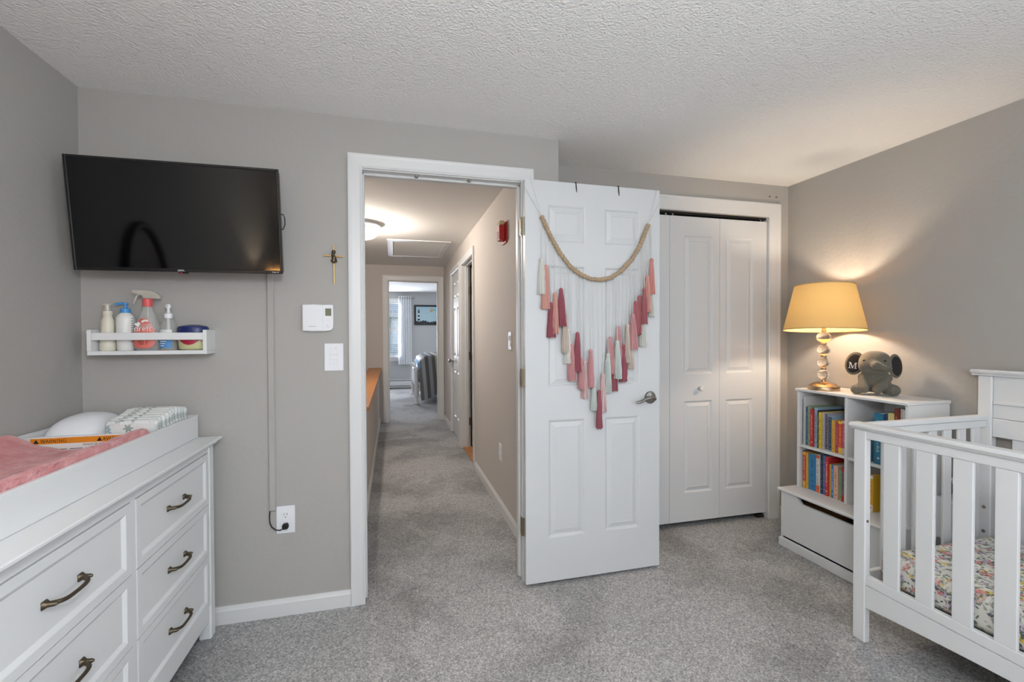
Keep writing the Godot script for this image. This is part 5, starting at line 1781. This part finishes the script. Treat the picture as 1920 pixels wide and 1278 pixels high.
func lamp_and_elephant() -> void:
	var l := thing("table_lamp", "lit table lamp with crystal ball stem on white bookcase", "lamp", Vector3(3.694, 0.9462, 0.133))
	lamp_build(l, 0.30)

	# elephant soft toy, sitting
	var e := thing("plush_elephant", "grey plush elephant with black printed ears on the bookcase", "plush toy", Vector3(3.772, 0.9465, 0.372), deg_to_rad(-58.0))
	e.scale = Vector3.ONE * 0.91
	var grey := mk("elephant_plush", Color.WHITE, 0.95)
	grey.albedo_texture = noise_tex(0.05, 256, [c8(92, 89, 78), c8(104, 100, 89), c8(112, 108, 97)], 41, 3)
	grey.uv1_triplanar = true
	grey.uv1_scale = Vector3.ONE * 8.0
	grey.rim_enabled = true
	grey.rim = 0.4
	grey.heightmap_enabled = true
	grey.heightmap_texture = noise_tex(0.2, 256, [], 42, 2)
	grey.heightmap_scale = 0.15
	var caps := [
		[Vector3(0, 0.078, -0.015), Vector3(0, 0.112, -0.010), 0.070, 0.056],
		[Vector3(-0.010, 0.188, 0.004), Vector3(0.010, 0.188, 0.004), 0.070, 0.070],
		[Vector3(-0.028, 0.168, 0.034), Vector3(0.028, 0.168, 0.034), 0.050, 0.050],
		[Vector3(0.0, 0.182, 0.062), Vector3(0.014, 0.174, 0.092), 0.026, 0.022],
		[Vector3(0.014, 0.174, 0.092), Vector3(0.044, 0.164, 0.094), 0.022, 0.015],
		[Vector3(0.044, 0.164, 0.094), Vector3(0.078, 0.160, 0.072), 0.015, 0.008],
		[Vector3(-0.050, 0.040, 0.010), Vector3(-0.085, 0.028, 0.058), 0.034, 0.027],
		[Vector3(0.055, 0.040, 0.010), Vector3(0.088, 0.034, 0.045), 0.036, 0.033],
		[Vector3(-0.056, 0.100, 0.006), Vector3(-0.044, 0.034, 0.074), 0.027, 0.024],
		[Vector3(0.056, 0.100, 0.006), Vector3(0.018, 0.036, 0.078), 0.026, 0.025],
	]
	var s := nst()
	nets(s, caps, Vector3(-0.125, -0.008, -0.10), Vector3(0.13, 0.262, 0.125), 0.0052, 0.012)
	var body := put(e, "body", s, grey)
	# eyes
	for x in [-0.046, 0.050]:
		s = nst()
		ell(s, Vector3(x, 0.203, 0.066), Vector3(0.0065, 0.0060, 0.005), 10)
		put(e, "eye", s, mk("eye_black", c8(14, 13, 13), 0.2))
	# ears: soft discs with a printed black lining
	var lin := mk("ear_lining", Color.WHITE, 0.85)
	lin.albedo_texture = noise_tex(0.09, 256, [c8(26, 24, 24), c8(32, 30, 30), c8(36, 34, 34), c8(70, 62, 58)], 51, 2)
	lin.uv1_triplanar = true
	lin.uv1_scale = Vector3.ONE * 7.0
	for sg in [-1.0, 1.0]:
		var ear := Node3D.new()
		ear.name = "ear"
		e.add_child(ear, true)
		var turn: float = -0.10 if sg < 0.0 else 0.95
		ear.transform = Transform3D(Basis(Vector3.UP, turn) * Basis(Vector3.BACK, 0.20 * sg), Vector3(0.100 * sg if sg < 0.0 else 0.092, 0.180 if sg < 0.0 else 0.172, -0.004))
		s = nst()
		ell(s, Vector3.ZERO, Vector3(0.049, 0.072, 0.012), 22, Basis.IDENTITY)
		put(ear, "ear_plush", s, grey)
		s = nst()
		ell(s, Vector3(0, 0, 0.0078), Vector3(0.037, 0.058, 0.0065), 22, Basis.IDENTITY)
		var li := put(ear, "ear_print", s, lin)
		if sg < 0.0:
			text(li, "ear_letter", "M", M.ink_white, 0.050, Transform3D(Basis(Vector3.BACK, 0.12), Vector3(-0.002, -0.014, 0.0148)), true, 0.0008)
	# tail tuft seat seam
	s = nst()
	tube(s, [Vector3(0, 0.03, -0.083), Vector3(0, 0.02, -0.097), Vector3(0.004, 0.012, -0.104)], [0.006, 0.005, 0.006], 8)
	put(e, "tail", s, grey)

# ------------------------------------------------------------------ crib
func crib() -> void:
	var fw: Material = M.furniture_white
	var c := thing("crib", "white slatted crib with tall panelled back along right wall", "crib")
	var xa := 3.112
	var z0 := 0.781
	var z1 := 2.215
	var xh := 3.842
	# front posts
	for z in [z0, z1 - 0.052]:
		var p := box1(c, "front_post", Vector3(xa, 0, z), Vector3(xa + 0.030, 0.880, z + 0.052), fw, 0.004)
		box1(c, "back_post", Vector3(xh, 0, z), Vector3(xh + 0.034, 1.084, z + 0.052), fw, 0.004)
	# front cap and top rail
	var s := nst()
	prism(s, PackedVector2Array([Vector2(-0.004, 0.880), Vector2(0.034, 0.880), Vector2(0.040, 0.887), Vector2(0.042, 0.895), Vector2(0.038, 0.905), Vector2(-0.006, 0.905), Vector2(-0.013, 0.900), Vector2(-0.014, 0.893), Vector2(-0.008, 0.886)]), z0 - 0.010, z1 + 0.010, Transform3D(Basis(Vector3.RIGHT, Vector3.UP, Vector3.BACK), Vector3(xa, 0, 0)))
	put(c, "rail_cap", s, fw)
	box1(c, "top_rail", Vector3(xa + 0.003, 0.845, z0 + 0.052), Vector3(xa + 0.026, 0.880, z1 - 0.052), fw, 0.002)
	# bottom rail with a softly arched lower edge
	box1(c, "bottom_rail", Vector3(xa + 0.005, 0.243, z0 + 0.052), Vector3(xa + 0.028, 0.281, z1 - 0.052), fw, 0.002)
	s = nst()
	var poly := PackedVector2Array()
	var L := z1 - z0 - 0.104
	poly.append(Vector2(L, 0.241))
	poly.append(Vector2(0, 0.241))
	for k in 17:
		var u := k / 16.0
		poly.append(Vector2(u * L, 0.150 + 0.036 * sin(u * PI)))
	prism(s, poly, 0.0, 0.022, Transform3D(face_nx(), Vector3(xa + 0.024, 0, z0 + 0.052)))
	put(c, "apron", s, fw)
	# front slats
	s = nst()
	bx(s, Vector3(0, 0.281, 0), Vector3(0.013, 0.845, 0.058), 0.002)
	var slm := msh(s)
	for k in 11:
		var o := put(c, "front_slat", slm, fw)
		o.position = Vector3(xa + 0.006, 0, 0.899 + k * 0.1155)
	# ends
	for e in 2:
		var zc: float = z0 + 0.014 if e == 0 else z1 - 0.030
		s = nst()
		bx(s, Vector3(xa + 0.030, 0.882, zc - 0.006), Vector3(xh, 0.905, zc + 0.026), 0.004)
		bx(s, Vector3(xa + 0.030, 0.850, zc), Vector3(xh, 0.882, zc + 0.020), 0.002)
		put(c, "end_top_rail", s, fw)
		box1(c, "end_bottom_rail", Vector3(xa + 0.030, 0.21, zc), Vector3(xh, 0.285, zc + 0.020), fw, 0.002)
		s = nst()
		bx(s, Vector3(0, 0.285, 0), Vector3(0.046, 0.850, 0.011), 0.002)
		var em := msh(s)
		for k in 7:
			var o := put(c, "end_slat", em, fw)
			o.position = Vector3(xh - 0.078 - k * 0.0885 + 0.002, 0, zc + 0.005)
	# tall back: cap, panels and slats
	s = nst()
	prism(s, PackedVector2Array([Vector2(-0.006, 1.084), Vector2(0.036, 1.084), Vector2(0.042, 1.092), Vector2(0.044, 1.100), Vector2(0.040, 1.110), Vector2(-0.016, 1.110), Vector2(-0.020, 1.104), Vector2(-0.016, 1.096), Vector2(-0.008, 1.090)]), z0 - 0.018, z1 + 0.018, Transform3D(Basis(Vector3.RIGHT, Vector3.UP, Vector3.BACK), Vector3(xh, 0, 0)))
	put(c, "back_cap", s, fw)
	box1(c, "back_panel", Vector3(xh + 0.010, 0.970, z0 + 0.053), Vector3(xh + 0.026, 1.084, z1 - 0.053), fw, 0.001)
	box1(c, "back_moulding", Vector3(xh + 0.002, 0.956, z0 + 0.053), Vector3(xh + 0.028, 0.972, z1 - 0.053), fw, 0.004)
	box1(c, "back_panel", Vector3(xh + 0.008, 0.896, z0 + 0.053), Vector3(xh + 0.026, 0.956, z1 - 0.053), fw, 0.001)
	box1(c, "back_rail", Vector3(xh + 0.003, 0.812, z0 + 0.053), Vector3(xh + 0.028, 0.894, z1 - 0.053), fw, 0.002)
	box1(c, "back_rail", Vector3(xh + 0.003, 0.20, z0 + 0.053), Vector3(xh + 0.028, 0.285, z1 - 0.053), fw, 0.002)
	s = nst()
	bx(s, Vector3(0, 0.285, 0), Vector3(0.012, 0.812, 0.058), 0.002)
	var bm := msh(s)
	for k in 11:
		var o := put(c, "back_slat", bm, fw)
		o.position = Vector3(xh + 0.010, 0, 0.899 + k * 0.1155)
	# bolt heads on the back post facing the bed
	for y in [0.375, 0.485]:
		s = nst()
		lathe(s, [Vector2(0, 0), Vector2(0.0075, 0), Vector2(0.0075, 0.0015), Vector2(0.003, 0.0022), Vector2(0, 0.001)], 14, Transform3D(Basis(Vector3.BACK, PI / 2), Vector3(xh, y, z0 + 0.028)))
		put(c, "bolt_head", s, M.nickel)
	s = nst()
	lathe(s, [Vector2(0, 0), Vector2(0.006, 0), Vector2(0.006, 0.0015), Vector2(0, 0.002)], 12, Transform3D(Basis(Vector3.RIGHT, PI / 2), Vector3(xa + 0.012, 0.505, z0 + 0.052)))
	put(c, "bolt_head", s, M.nickel)
	# mattress support
	box1(c, "mattress_support", Vector3(xa + 0.036, 0.245, z0 + 0.06), Vector3(xh - 0.006, 0.262, z1 - 0.06), mk("support_grey", c8(120, 120, 122), 0.6), 0.0)

	# mattress with a floral sheet
	var im := Image.create(1024, 1024, false, Image.FORMAT_RGBA8)
	im.fill(c8(220, 219, 211))
	for k in 2100:
		var x := rng.randf() * 1024
		var y := rng.randf() * 1024
		var col: Color = [c8(104, 118, 104), c8(132, 142, 130), c8(96, 104, 108), c8(150, 156, 140), c8(168, 172, 178)][rng.randi() % 5]
		leaf(im, x, y, rng.randf_range(14, 34), rng.randf_range(3, 7), rng.randf() * TAU, col)
	for k in 330:
		var x := rng.randf() * 1024
		var y := rng.randf() * 1024
		var pal: Array = [[c8(206, 130, 128), c8(184, 96, 98), c8(226, 168, 160)], [c8(218, 190, 96), c8(196, 160, 64), c8(232, 214, 150)], [c8(214, 150, 142), c8(196, 112, 110), c8(234, 190, 180)], [c8(190, 168, 190), c8(160, 136, 166), c8(214, 200, 216)]][rng.randi() % 4]
		var r := rng.randf_range(10, 24)
		disc(im, x, y, r, pal[0], 0.16, rng.randf() * 6, 5)
		disc(im, x + r * 0.1, y - r * 0.1, r * 0.68, pal[2], 0.2, rng.randf() * 6, 4)
		disc(im, x, y, r * 0.42, pal[1], 0.25, rng.randf() * 6, 3)
		for q in 3:
			leaf(im, x + rng.randf_range(-1, 1) * r * 1.5, y + rng.randf_range(-1, 1) * r * 1.5, r * 1.2, r * 0.26, rng.randf() * TAU, c8(86, 108, 92))
	var fm := mk("floral_sheet", Color.WHITE, 0.9)
	fm.albedo_texture = tex(im)
	fm.uv1_triplanar = true
	fm.uv1_scale = Vector3.ONE * 1.5
	var mt := thing("crib_mattress", "crib mattress in a floral fitted sheet inside white crib", "mattress", Vector3(3.49, 0.2625, 1.498))
	s = nst()
	var hx := 0.337
	var hz := 0.645
	soft_box(s, Vector3(hx, 0.062, hz), 0.035)
	var mo := put(mt, "sheet", s, fm)
	mo.position.y = 0.062

	# small white appliance on the floor between bookcase and crib
	var ap := thing("humidifier", "white plastic unit with curved tube behind the crib end", "appliance", Vector3(3.80, 0, 0.712))
	box1(ap, "housing", Vector3(-0.06, 0.30, -0.045), Vector3(0.06, 0.50, 0.045), M.plastic_white, 0.012)
	s = nst()
	tube(s, [Vector3(0.03, 0.50, 0.0), Vector3(0.028, 0.55, 0.0), Vector3(0.0, 0.585, 0.0), Vector3(-0.035, 0.59, 0.0), Vector3(-0.05, 0.57, 0.0)], 0.009, 10)
	put(ap, "curved_tube", s, M.plastic_white)
	box1(ap, "stand", Vector3(-0.05, 0.02, -0.035), Vector3(0.05, 0.30, 0.035), mk("stand_grey", c8(140, 140, 142), 0.5), 0.008)
	box1(ap, "foot", Vector3(-0.06, 0.0, -0.045), Vector3(0.06, 0.02, 0.045), M.plastic_white, 0.006)

func soft_box(s: SurfaceTool, h: Vector3, r: float) -> void:
	# box with rounded edges by pushing a subdivided cube surface out of a smaller box
	s.set_smooth_group(1)
	var n := 14
	var ax := [Vector3.RIGHT, Vector3.UP, Vector3.BACK]
	var fit := func(p: Vector3) -> Vector3:
		var q := Vector3(clampf(p.x, -h.x + r, h.x - r), clampf(p.y, -h.y + r, h.y - r), clampf(p.z, -h.z + r, h.z - r))
		var d := p - q
		return q + d.normalized() * r if d.length() > 1e-6 else p
	var steps := func(hh: float) -> Array:
		var out := []
		for i in 5:
			out.append(-hh + r * i / 4.0)
		for i in range(1, 8):
			out.append(-hh + r + (2 * hh - 2 * r) * i / 8.0)
		for i in 5:
			out.append(hh - r + r * i / 4.0)
		return out
	for i in 3:
		var j := (i + 1) % 3
		var k := (i + 2) % 3
		var U: Array = steps.call(h[j])
		var V: Array = steps.call(h[k])
		for sg in [-1.0, 1.0]:
			for a in U.size() - 1:
				for b in V.size() - 1:
					var P := []
					for q in [[U[a], V[b]], [U[a + 1], V[b]], [U[a + 1], V[b + 1]], [U[a], V[b + 1]]]:
						P.append(fit.call(ax[i] * (h[i] * sg) + ax[j] * float(q[0]) + ax[k] * float(q[1])))
					quad(s, P[0], P[1], P[2], P[3], ax[i] * sg)
	s.set_smooth_group(-1)

# ------------------------------------------------------------------ tassel hanging on the door
func hanging() -> void:
	var w := thing("tassel_hanging", "wall hanging of pink and white yarn tassels on white door", "wall hanging", Vector3(0, 0, 0))
	var rope := mk("rope_tan", Color.WHITE, 0.95)
	rope.albedo_texture = noise_tex(0.08, 256, [c8(150, 126, 100), c8(176, 152, 124), c8(196, 174, 146)], 61, 3)
	rope.uv1_triplanar = true
	rope.uv1_scale = Vector3.ONE * 14.0
	var cord := mk("cord_white", c8(222, 222, 218), 0.9)
	var G := [[1.963, 1.87], [2.005, 1.782], [2.061, 1.689], [2.118, 1.621], [2.176, 1.582], [2.229, 1.562], [2.283, 1.558], [2.343, 1.57], [2.404, 1.609], [2.466, 1.672], [2.51, 1.741], [2.541, 1.81], [2.563, 1.862]]
	var zr := 0.094
	var cv := Curve3D.new()
	for i in G.size():
		var a: Array = G[maxi(i - 1, 0)]
		var b: Array = G[mini(i + 1, G.size() - 1)]
		var tg := Vector3(b[0] - a[0], b[1] - a[1], 0) / 6.0
		cv.add_point(Vector3(G[i][0], G[i][1], zr), -tg, tg)
	var L := cv.get_baked_length()
	# knotted rope: one bead-like knot after another
	var s := nst()
	var pts := []
	var rr := []
	var nk := 46
	for i in nk * 8 + 1:
		var t := float(i) / (nk * 8)
		pts.append(cv.sample_baked(t * L))
		rr.append(0.0078 + 0.0044 * pow(absf(sin(t * nk * PI)), 0.6) + 0.0008 * sin(t * 37.0))
	tube(s, pts, rr, 9)
	put(w, "knotted_rope", s, rope)
	# loops from the rope ends to the door corners
	for q in [[Vector3(1.963, 1.87, zr), Vector3(1.912, 2.048, 0.084), Vector3(1.911, 2.054, 0.078)], [Vector3(1.963, 1.87, zr), Vector3(1.886, 2.0, 0.084), Vector3(1.879, 2.002, 0.07)], [Vector3(2.563, 1.862, zr), Vector3(2.619, 2.046, 0.082), Vector3(2.62, 2.053, 0.074)], [Vector3(2.563, 1.862, zr), Vector3(2.636, 1.985, 0.082), Vector3(2.643, 1.99, 0.066)]]:
		s = nst()
		tube(s, q, 0.0013, 6)
		put(w, "hanging_cord", s, cord)
	var tint := {
		"i": c8(214, 214, 206), "p": c8(210, 158, 146), "d": c8(158, 88, 98), "b": c8(204, 189, 177), "k": c8(202, 148, 149),
		"l": c8(208, 180, 178), "m": c8(200, 208, 202), "r": c8(172, 104, 108), "c": c8(208, 142, 134)}
	var words := {"i": "ivory yarn tassel", "p": "peach yarn tassel", "d": "dark rose yarn tassel", "b": "beige yarn tassel", "k": "dusty pink yarn tassel", "l": "pale pink yarn tassel", "m": "mint white yarn tassel", "r": "rose yarn tassel", "c": "coral yarn tassel"}
	var ym := {}
	for k in tint:
		var m := mk("yarn_" + k, tint[k], 0.95)
		m.rim_enabled = true
		m.rim = 0.3
		m.rim_tint = 0.7
		ym[k] = m
	var T := [[1.965, 1.658, 1.478, "i", 0], [1.987, 1.622, 1.404, "p", 1], [2.012, 1.436, 1.262, "d", 0], [2.032, 1.485, 1.281, "p", 1], [2.061, 1.507, 1.319, "d", 2], [2.086, 1.389, 1.184, "b", 1], [2.106, 1.303, 1.129, "i", 0], [2.15, 1.286, 1.09, "d", 2], [2.12, 1.227, 1.042, "k", 1], [2.171, 1.155, 0.997, "k", 1], [2.197, 1.139, 0.947, "l", 0], [2.222, 1.198, 1.006, "k", 2], [2.243, 1.028, 0.885, "m", 1], [2.269, 0.988, 0.793, "d", 2], [2.294, 1.073, 0.877, "l", 1], [2.324, 1.177, 0.975, "m", 1], [2.364, 1.124, 0.98, "d", 0], [2.339, 1.26, 1.069, "k", 0], [2.372, 1.243, 1.046, "m", 2], [2.388, 1.317, 1.135, "k", 0], [2.414, 1.219, 1.028, "d", 1], [2.431, 1.325, 1.129, "b", 2], [2.456, 1.235, 1.095, "b", 0], [2.462, 1.383, 1.196, "k", 2], [2.484, 1.449, 1.274, "r", 1], [2.53, 1.519, 1.331, "r", 2], [2.510, 1.480, 1.290, "r", 0], [2.548, 1.585, 1.393, "p", 2], [2.572, 1.676, 1.49, "c", 2], [2.578, 1.541, 1.37, "i", 0], [2.525, 1.415, 1.212, "i", 0]]
	for q in T:
		var x: float = q[0]
		var yt: float = q[1]
		var hgt: float = q[1] - q[2]
		var lay: int = q[4]
		var z: float = 0.093 + lay * 0.0085
		var t := Node3D.new()
		t.name = "tassel"
		w.add_child(t, true)
		t.position = Vector3(x, yt, z)
		t.rotation = Vector3(0, rng.randf() * 3.0, rng.randf_range(-0.03, 0.03))
		t.scale = Vector3(1, 1, 1)
		t.set_meta("label", words[q[3]])
		s = nst()
		lathe(s, [Vector2(0, 0.004), Vector2(0.006, 0.002), Vector2(0.0105, -0.005), Vector2(0.0105, -0.012), Vector2(0.008, -0.018), Vector2(0, -0.018)].map(func(v: Vector2) -> Vector2: return v), 16)
		put(t, "tassel_head", s, ym[q[3]])
		s = nst()
		var b := rng.randf_range(0.0185, 0.0225)
		# yarn strands hanging in a bundle
		var prof := []
		for i in 9:
			var u := i / 8.0
			prof.append(Vector2(lerpf(b * 0.9, 0.0085, pow(u, 2.2)) , -hgt + u * (hgt - 0.014)))
		prof.push_front(Vector2(0, -hgt + 0.004))
		lathe(s, prof, 28, Transform3D(Basis.from_scale(Vector3(1, 1, 0.7)), Vector3.ZERO), 0.22, 9)
		for k in 20:
			var a := TAU * k / 20.0 + rng.randf() * 0.3
			var pp := []
			for i in 5:
				var u := i / 4.0
				var rad := lerpf(0.0085, b, pow(u, 0.55)) * (1.0 + (rng.randf_range(-0.12, 0.16) if i > 2 else 0.0))
				pp.append(Vector3(cos(a + u * 0.25) * rad, -0.015 - u * (hgt - 0.015) - (rng.randf_range(-0.004, 0.004) if i == 4 else 0.0), sin(a + u * 0.25) * rad * 0.72))
			tube(s, pp, 0.0019, 5)
		put(t, "yarn_skirt", s, ym[q[3]])
		s = nst()
		tube(s, [Vector3(0, -0.0155, 0)  + Vector3(0.0, 0.0, 0.0), Vector3(0, -0.0185, 0)], 0.0098, 14)
		put(t, "binding", s, ym[q[3]])
		# string up to the rope
		var ry := rope_y(G, x)
		s = nst()
		tube(s, [Vector3(x - 0.0015, yt, z), Vector3(x - 0.0015 + rng.randf_range(-0.002, 0.002), (yt + ry) / 2, (z + zr) / 2 - 0.002), Vector3(x - 0.001, ry, zr - 0.004)], 0.0011, 5)
		tube(s, [Vector3(x + 0.0015, yt, z), Vector3(x + 0.003 + rng.randf_range(0.0, 0.006), (yt + ry) / 2, (z + zr) / 2 - 0.003), Vector3(x + 0.005, ry - 0.001, zr - 0.004)], 0.0011, 5)
		put(w, "string", s, cord)

func rope_y(G: Array, x: float) -> float:
	for i in G.size() - 1:
		if x >= G[i][0] and x <= G[i + 1][0]:
			return lerpf(G[i][1], G[i + 1][1], (x - G[i][0]) / (G[i + 1][0] - G[i][0]))
	return G[0][1] if x < G[0][0] else G[-1][1]

# ------------------------------------------------------------------ behind the camera: what lights the room and what the television mirrors
func behind_camera() -> void:
	var tw: Material = M.trim_white
	var w := strct("window_1", null, null, "wide white window in the wall opposite the door")
	var s := nst()
	for q in [[0.88, 0.95, 0.75, 2.1], [2.95, 3.02, 0.75, 2.1], [0.88, 3.02, 2.1, 2.18], [0.84, 3.06, 0.73, 0.80]]:
		bx(s, Vector3(q[0], q[2], 3.58), Vector3(q[1], q[3], 3.60), 0.003)
	put(w, "casing", s, tw)
	s = nst()
	for q in [[0.95, 0.99, 0.8, 2.1], [2.91, 2.95, 0.8, 2.1], [1.93, 1.97, 0.8, 2.1], [0.99, 2.91, 0.8, 0.84], [0.99, 2.91, 2.06, 2.1], [0.99, 2.91, 1.43, 1.47]]:
		bx(s, Vector3(q[0], q[2], 3.64), Vector3(q[1], q[3], 3.68), 0.002)
	put(w, "sash", s, tw)
	s = nst()
	bx(s, Vector3(0.99, 0.84, 3.658), Vector3(2.91, 2.06, 3.662))
	put(w, "pane", s, M.pane_glass)
	var w4 := strct("window_4", null, null, "white window in the right wall beyond the crib")
	s = nst()
	for q in [[2.39, 2.45, 0.75, 2.1], [3.35, 3.41, 0.75, 2.1], [2.39, 3.41, 2.1, 2.17], [2.37, 3.43, 0.73, 0.80]]:
		bx(s, Vector3(XR - 0.013, q[2], q[0]), Vector3(XR, q[3], q[1]), 0.003)
	put(w4, "casing", s, tw)
	s = nst()
	for q in [[2.45, 2.49, 0.8, 2.1], [3.31, 3.35, 0.8, 2.1], [2.49, 3.31, 0.8, 0.84], [2.49, 3.31, 2.06, 2.1], [2.49, 3.31, 1.43, 1.47]]:
		bx(s, Vector3(3.95, q[2], q[0]), Vector3(3.99, q[3], q[1]), 0.002)
	put(w4, "sash", s, tw)
	s = nst()
	bx(s, Vector3(3.968, 0.84, 2.49), Vector3(3.972, 2.06, 3.31))
	put(w4, "pane", s, M.pane_glass)
	# hanging globe light in the middle of the room, above and behind the camera
	var gl := thing("pendant_light", "white glass globe pendant light hanging from bedroom ceiling", "light", Vector3(1.35, H, 2.40))
	s = nst()
	lathe(s, [Vector2(0, -0.030), Vector2(0.05, -0.026), Vector2(0.065, -0.008), Vector2(0.066, -0.001), Vector2(0, -0.001)], 28)
	put(gl, "canopy", s, M.plastic_white)
	s = nst()
	tube(s, [Vector3(0, -0.03, 0), Vector3(0, -0.38, 0)], 0.006, 8)
	put(gl, "stem", s, M.nickel)
	var om := mk("globe_light_glass", c8(255, 252, 246), 0.4)
	om.emission_enabled = true
	om.emission = c8(255, 248, 238)
	om.emission_energy_multiplier = 3.0
	s = nst()
	ell(s, Vector3(0, -0.50, 0), Vector3(0.13, 0.13, 0.13), 28)
	put(gl, "globe", s, om)
	bulb_light(gl, "pendant_bulb", Vector3(0, -0.50, 0), c8(242, 249, 255), 1.3, 0.13)
	# oval frame on the left wall, seen only in the television
	var mr := thing("oval_frame", "oval dark wooden frame on left wall above changing pad", "picture frame", Vector3(0.001, 1.34, 0.80))
	var frame := mk("mirror_frame", c8(30, 24, 20), 0.4)
	s = nst()
	var pts := []
	for k in 49:
		var a := TAU * k / 48.0
		pts.append(Vector3(0.016, sin(a) * 0.35, cos(a) * 0.205))
	tube(s, pts, 0.022, 10, false, Vector2(1.0, 0.7))
	put(mr, "frame", s, frame)
	s = nst()
	lathe(s, [Vector2(1, 0.004), Vector2(1, 0.010), Vector2(0, 0.010)], 48, Transform3D(Basis(Vector3(0, 0.34, 0), Vector3(1, 0, 0), Vector3(0, 0, 0.195)), Vector3.ZERO))
	put(mr, "oval_panel", s, mk("panel_taupe", c8(120, 106, 94), 0.5))
	# nightstand with a lit lamp in the far corner of the room
	var ns := thing("nightstand", "dark wooden nightstand against left wall near the wide window", "nightstand", Vector3(0.27, 0, 2.85))
	var dw := mk("dark_wood", c8(72, 52, 40), 0.45)
	box1(ns, "top_board", Vector3(-0.25, 0.62, -0.22), Vector3(0.25, 0.645, 0.22), dw, 0.004)
	box1(ns, "body", Vector3(-0.23, 0.22, -0.20), Vector3(0.23, 0.62, 0.20), dw, 0.003)
	for sx in [-1, 1]:
		for sz in [-1, 1]:
			box1(ns, "leg", Vector3(sx * 0.21 - 0.02, 0, sz * 0.18 - 0.02), Vector3(sx * 0.21 + 0.02, 0.22, sz * 0.18 + 0.02), dw, 0.003)
	box1(ns, "drawer_front", Vector3(-0.20, 0.40, -0.212), Vector3(0.20, 0.58, -0.20), dw, 0.003)
	var l := thing("table_lamp", "lit table lamp with crystal ball stem on dark nightstand", "lamp", Vector3(0.235, 0.6455, 2.85))
	lamp_build(l, 1.5)
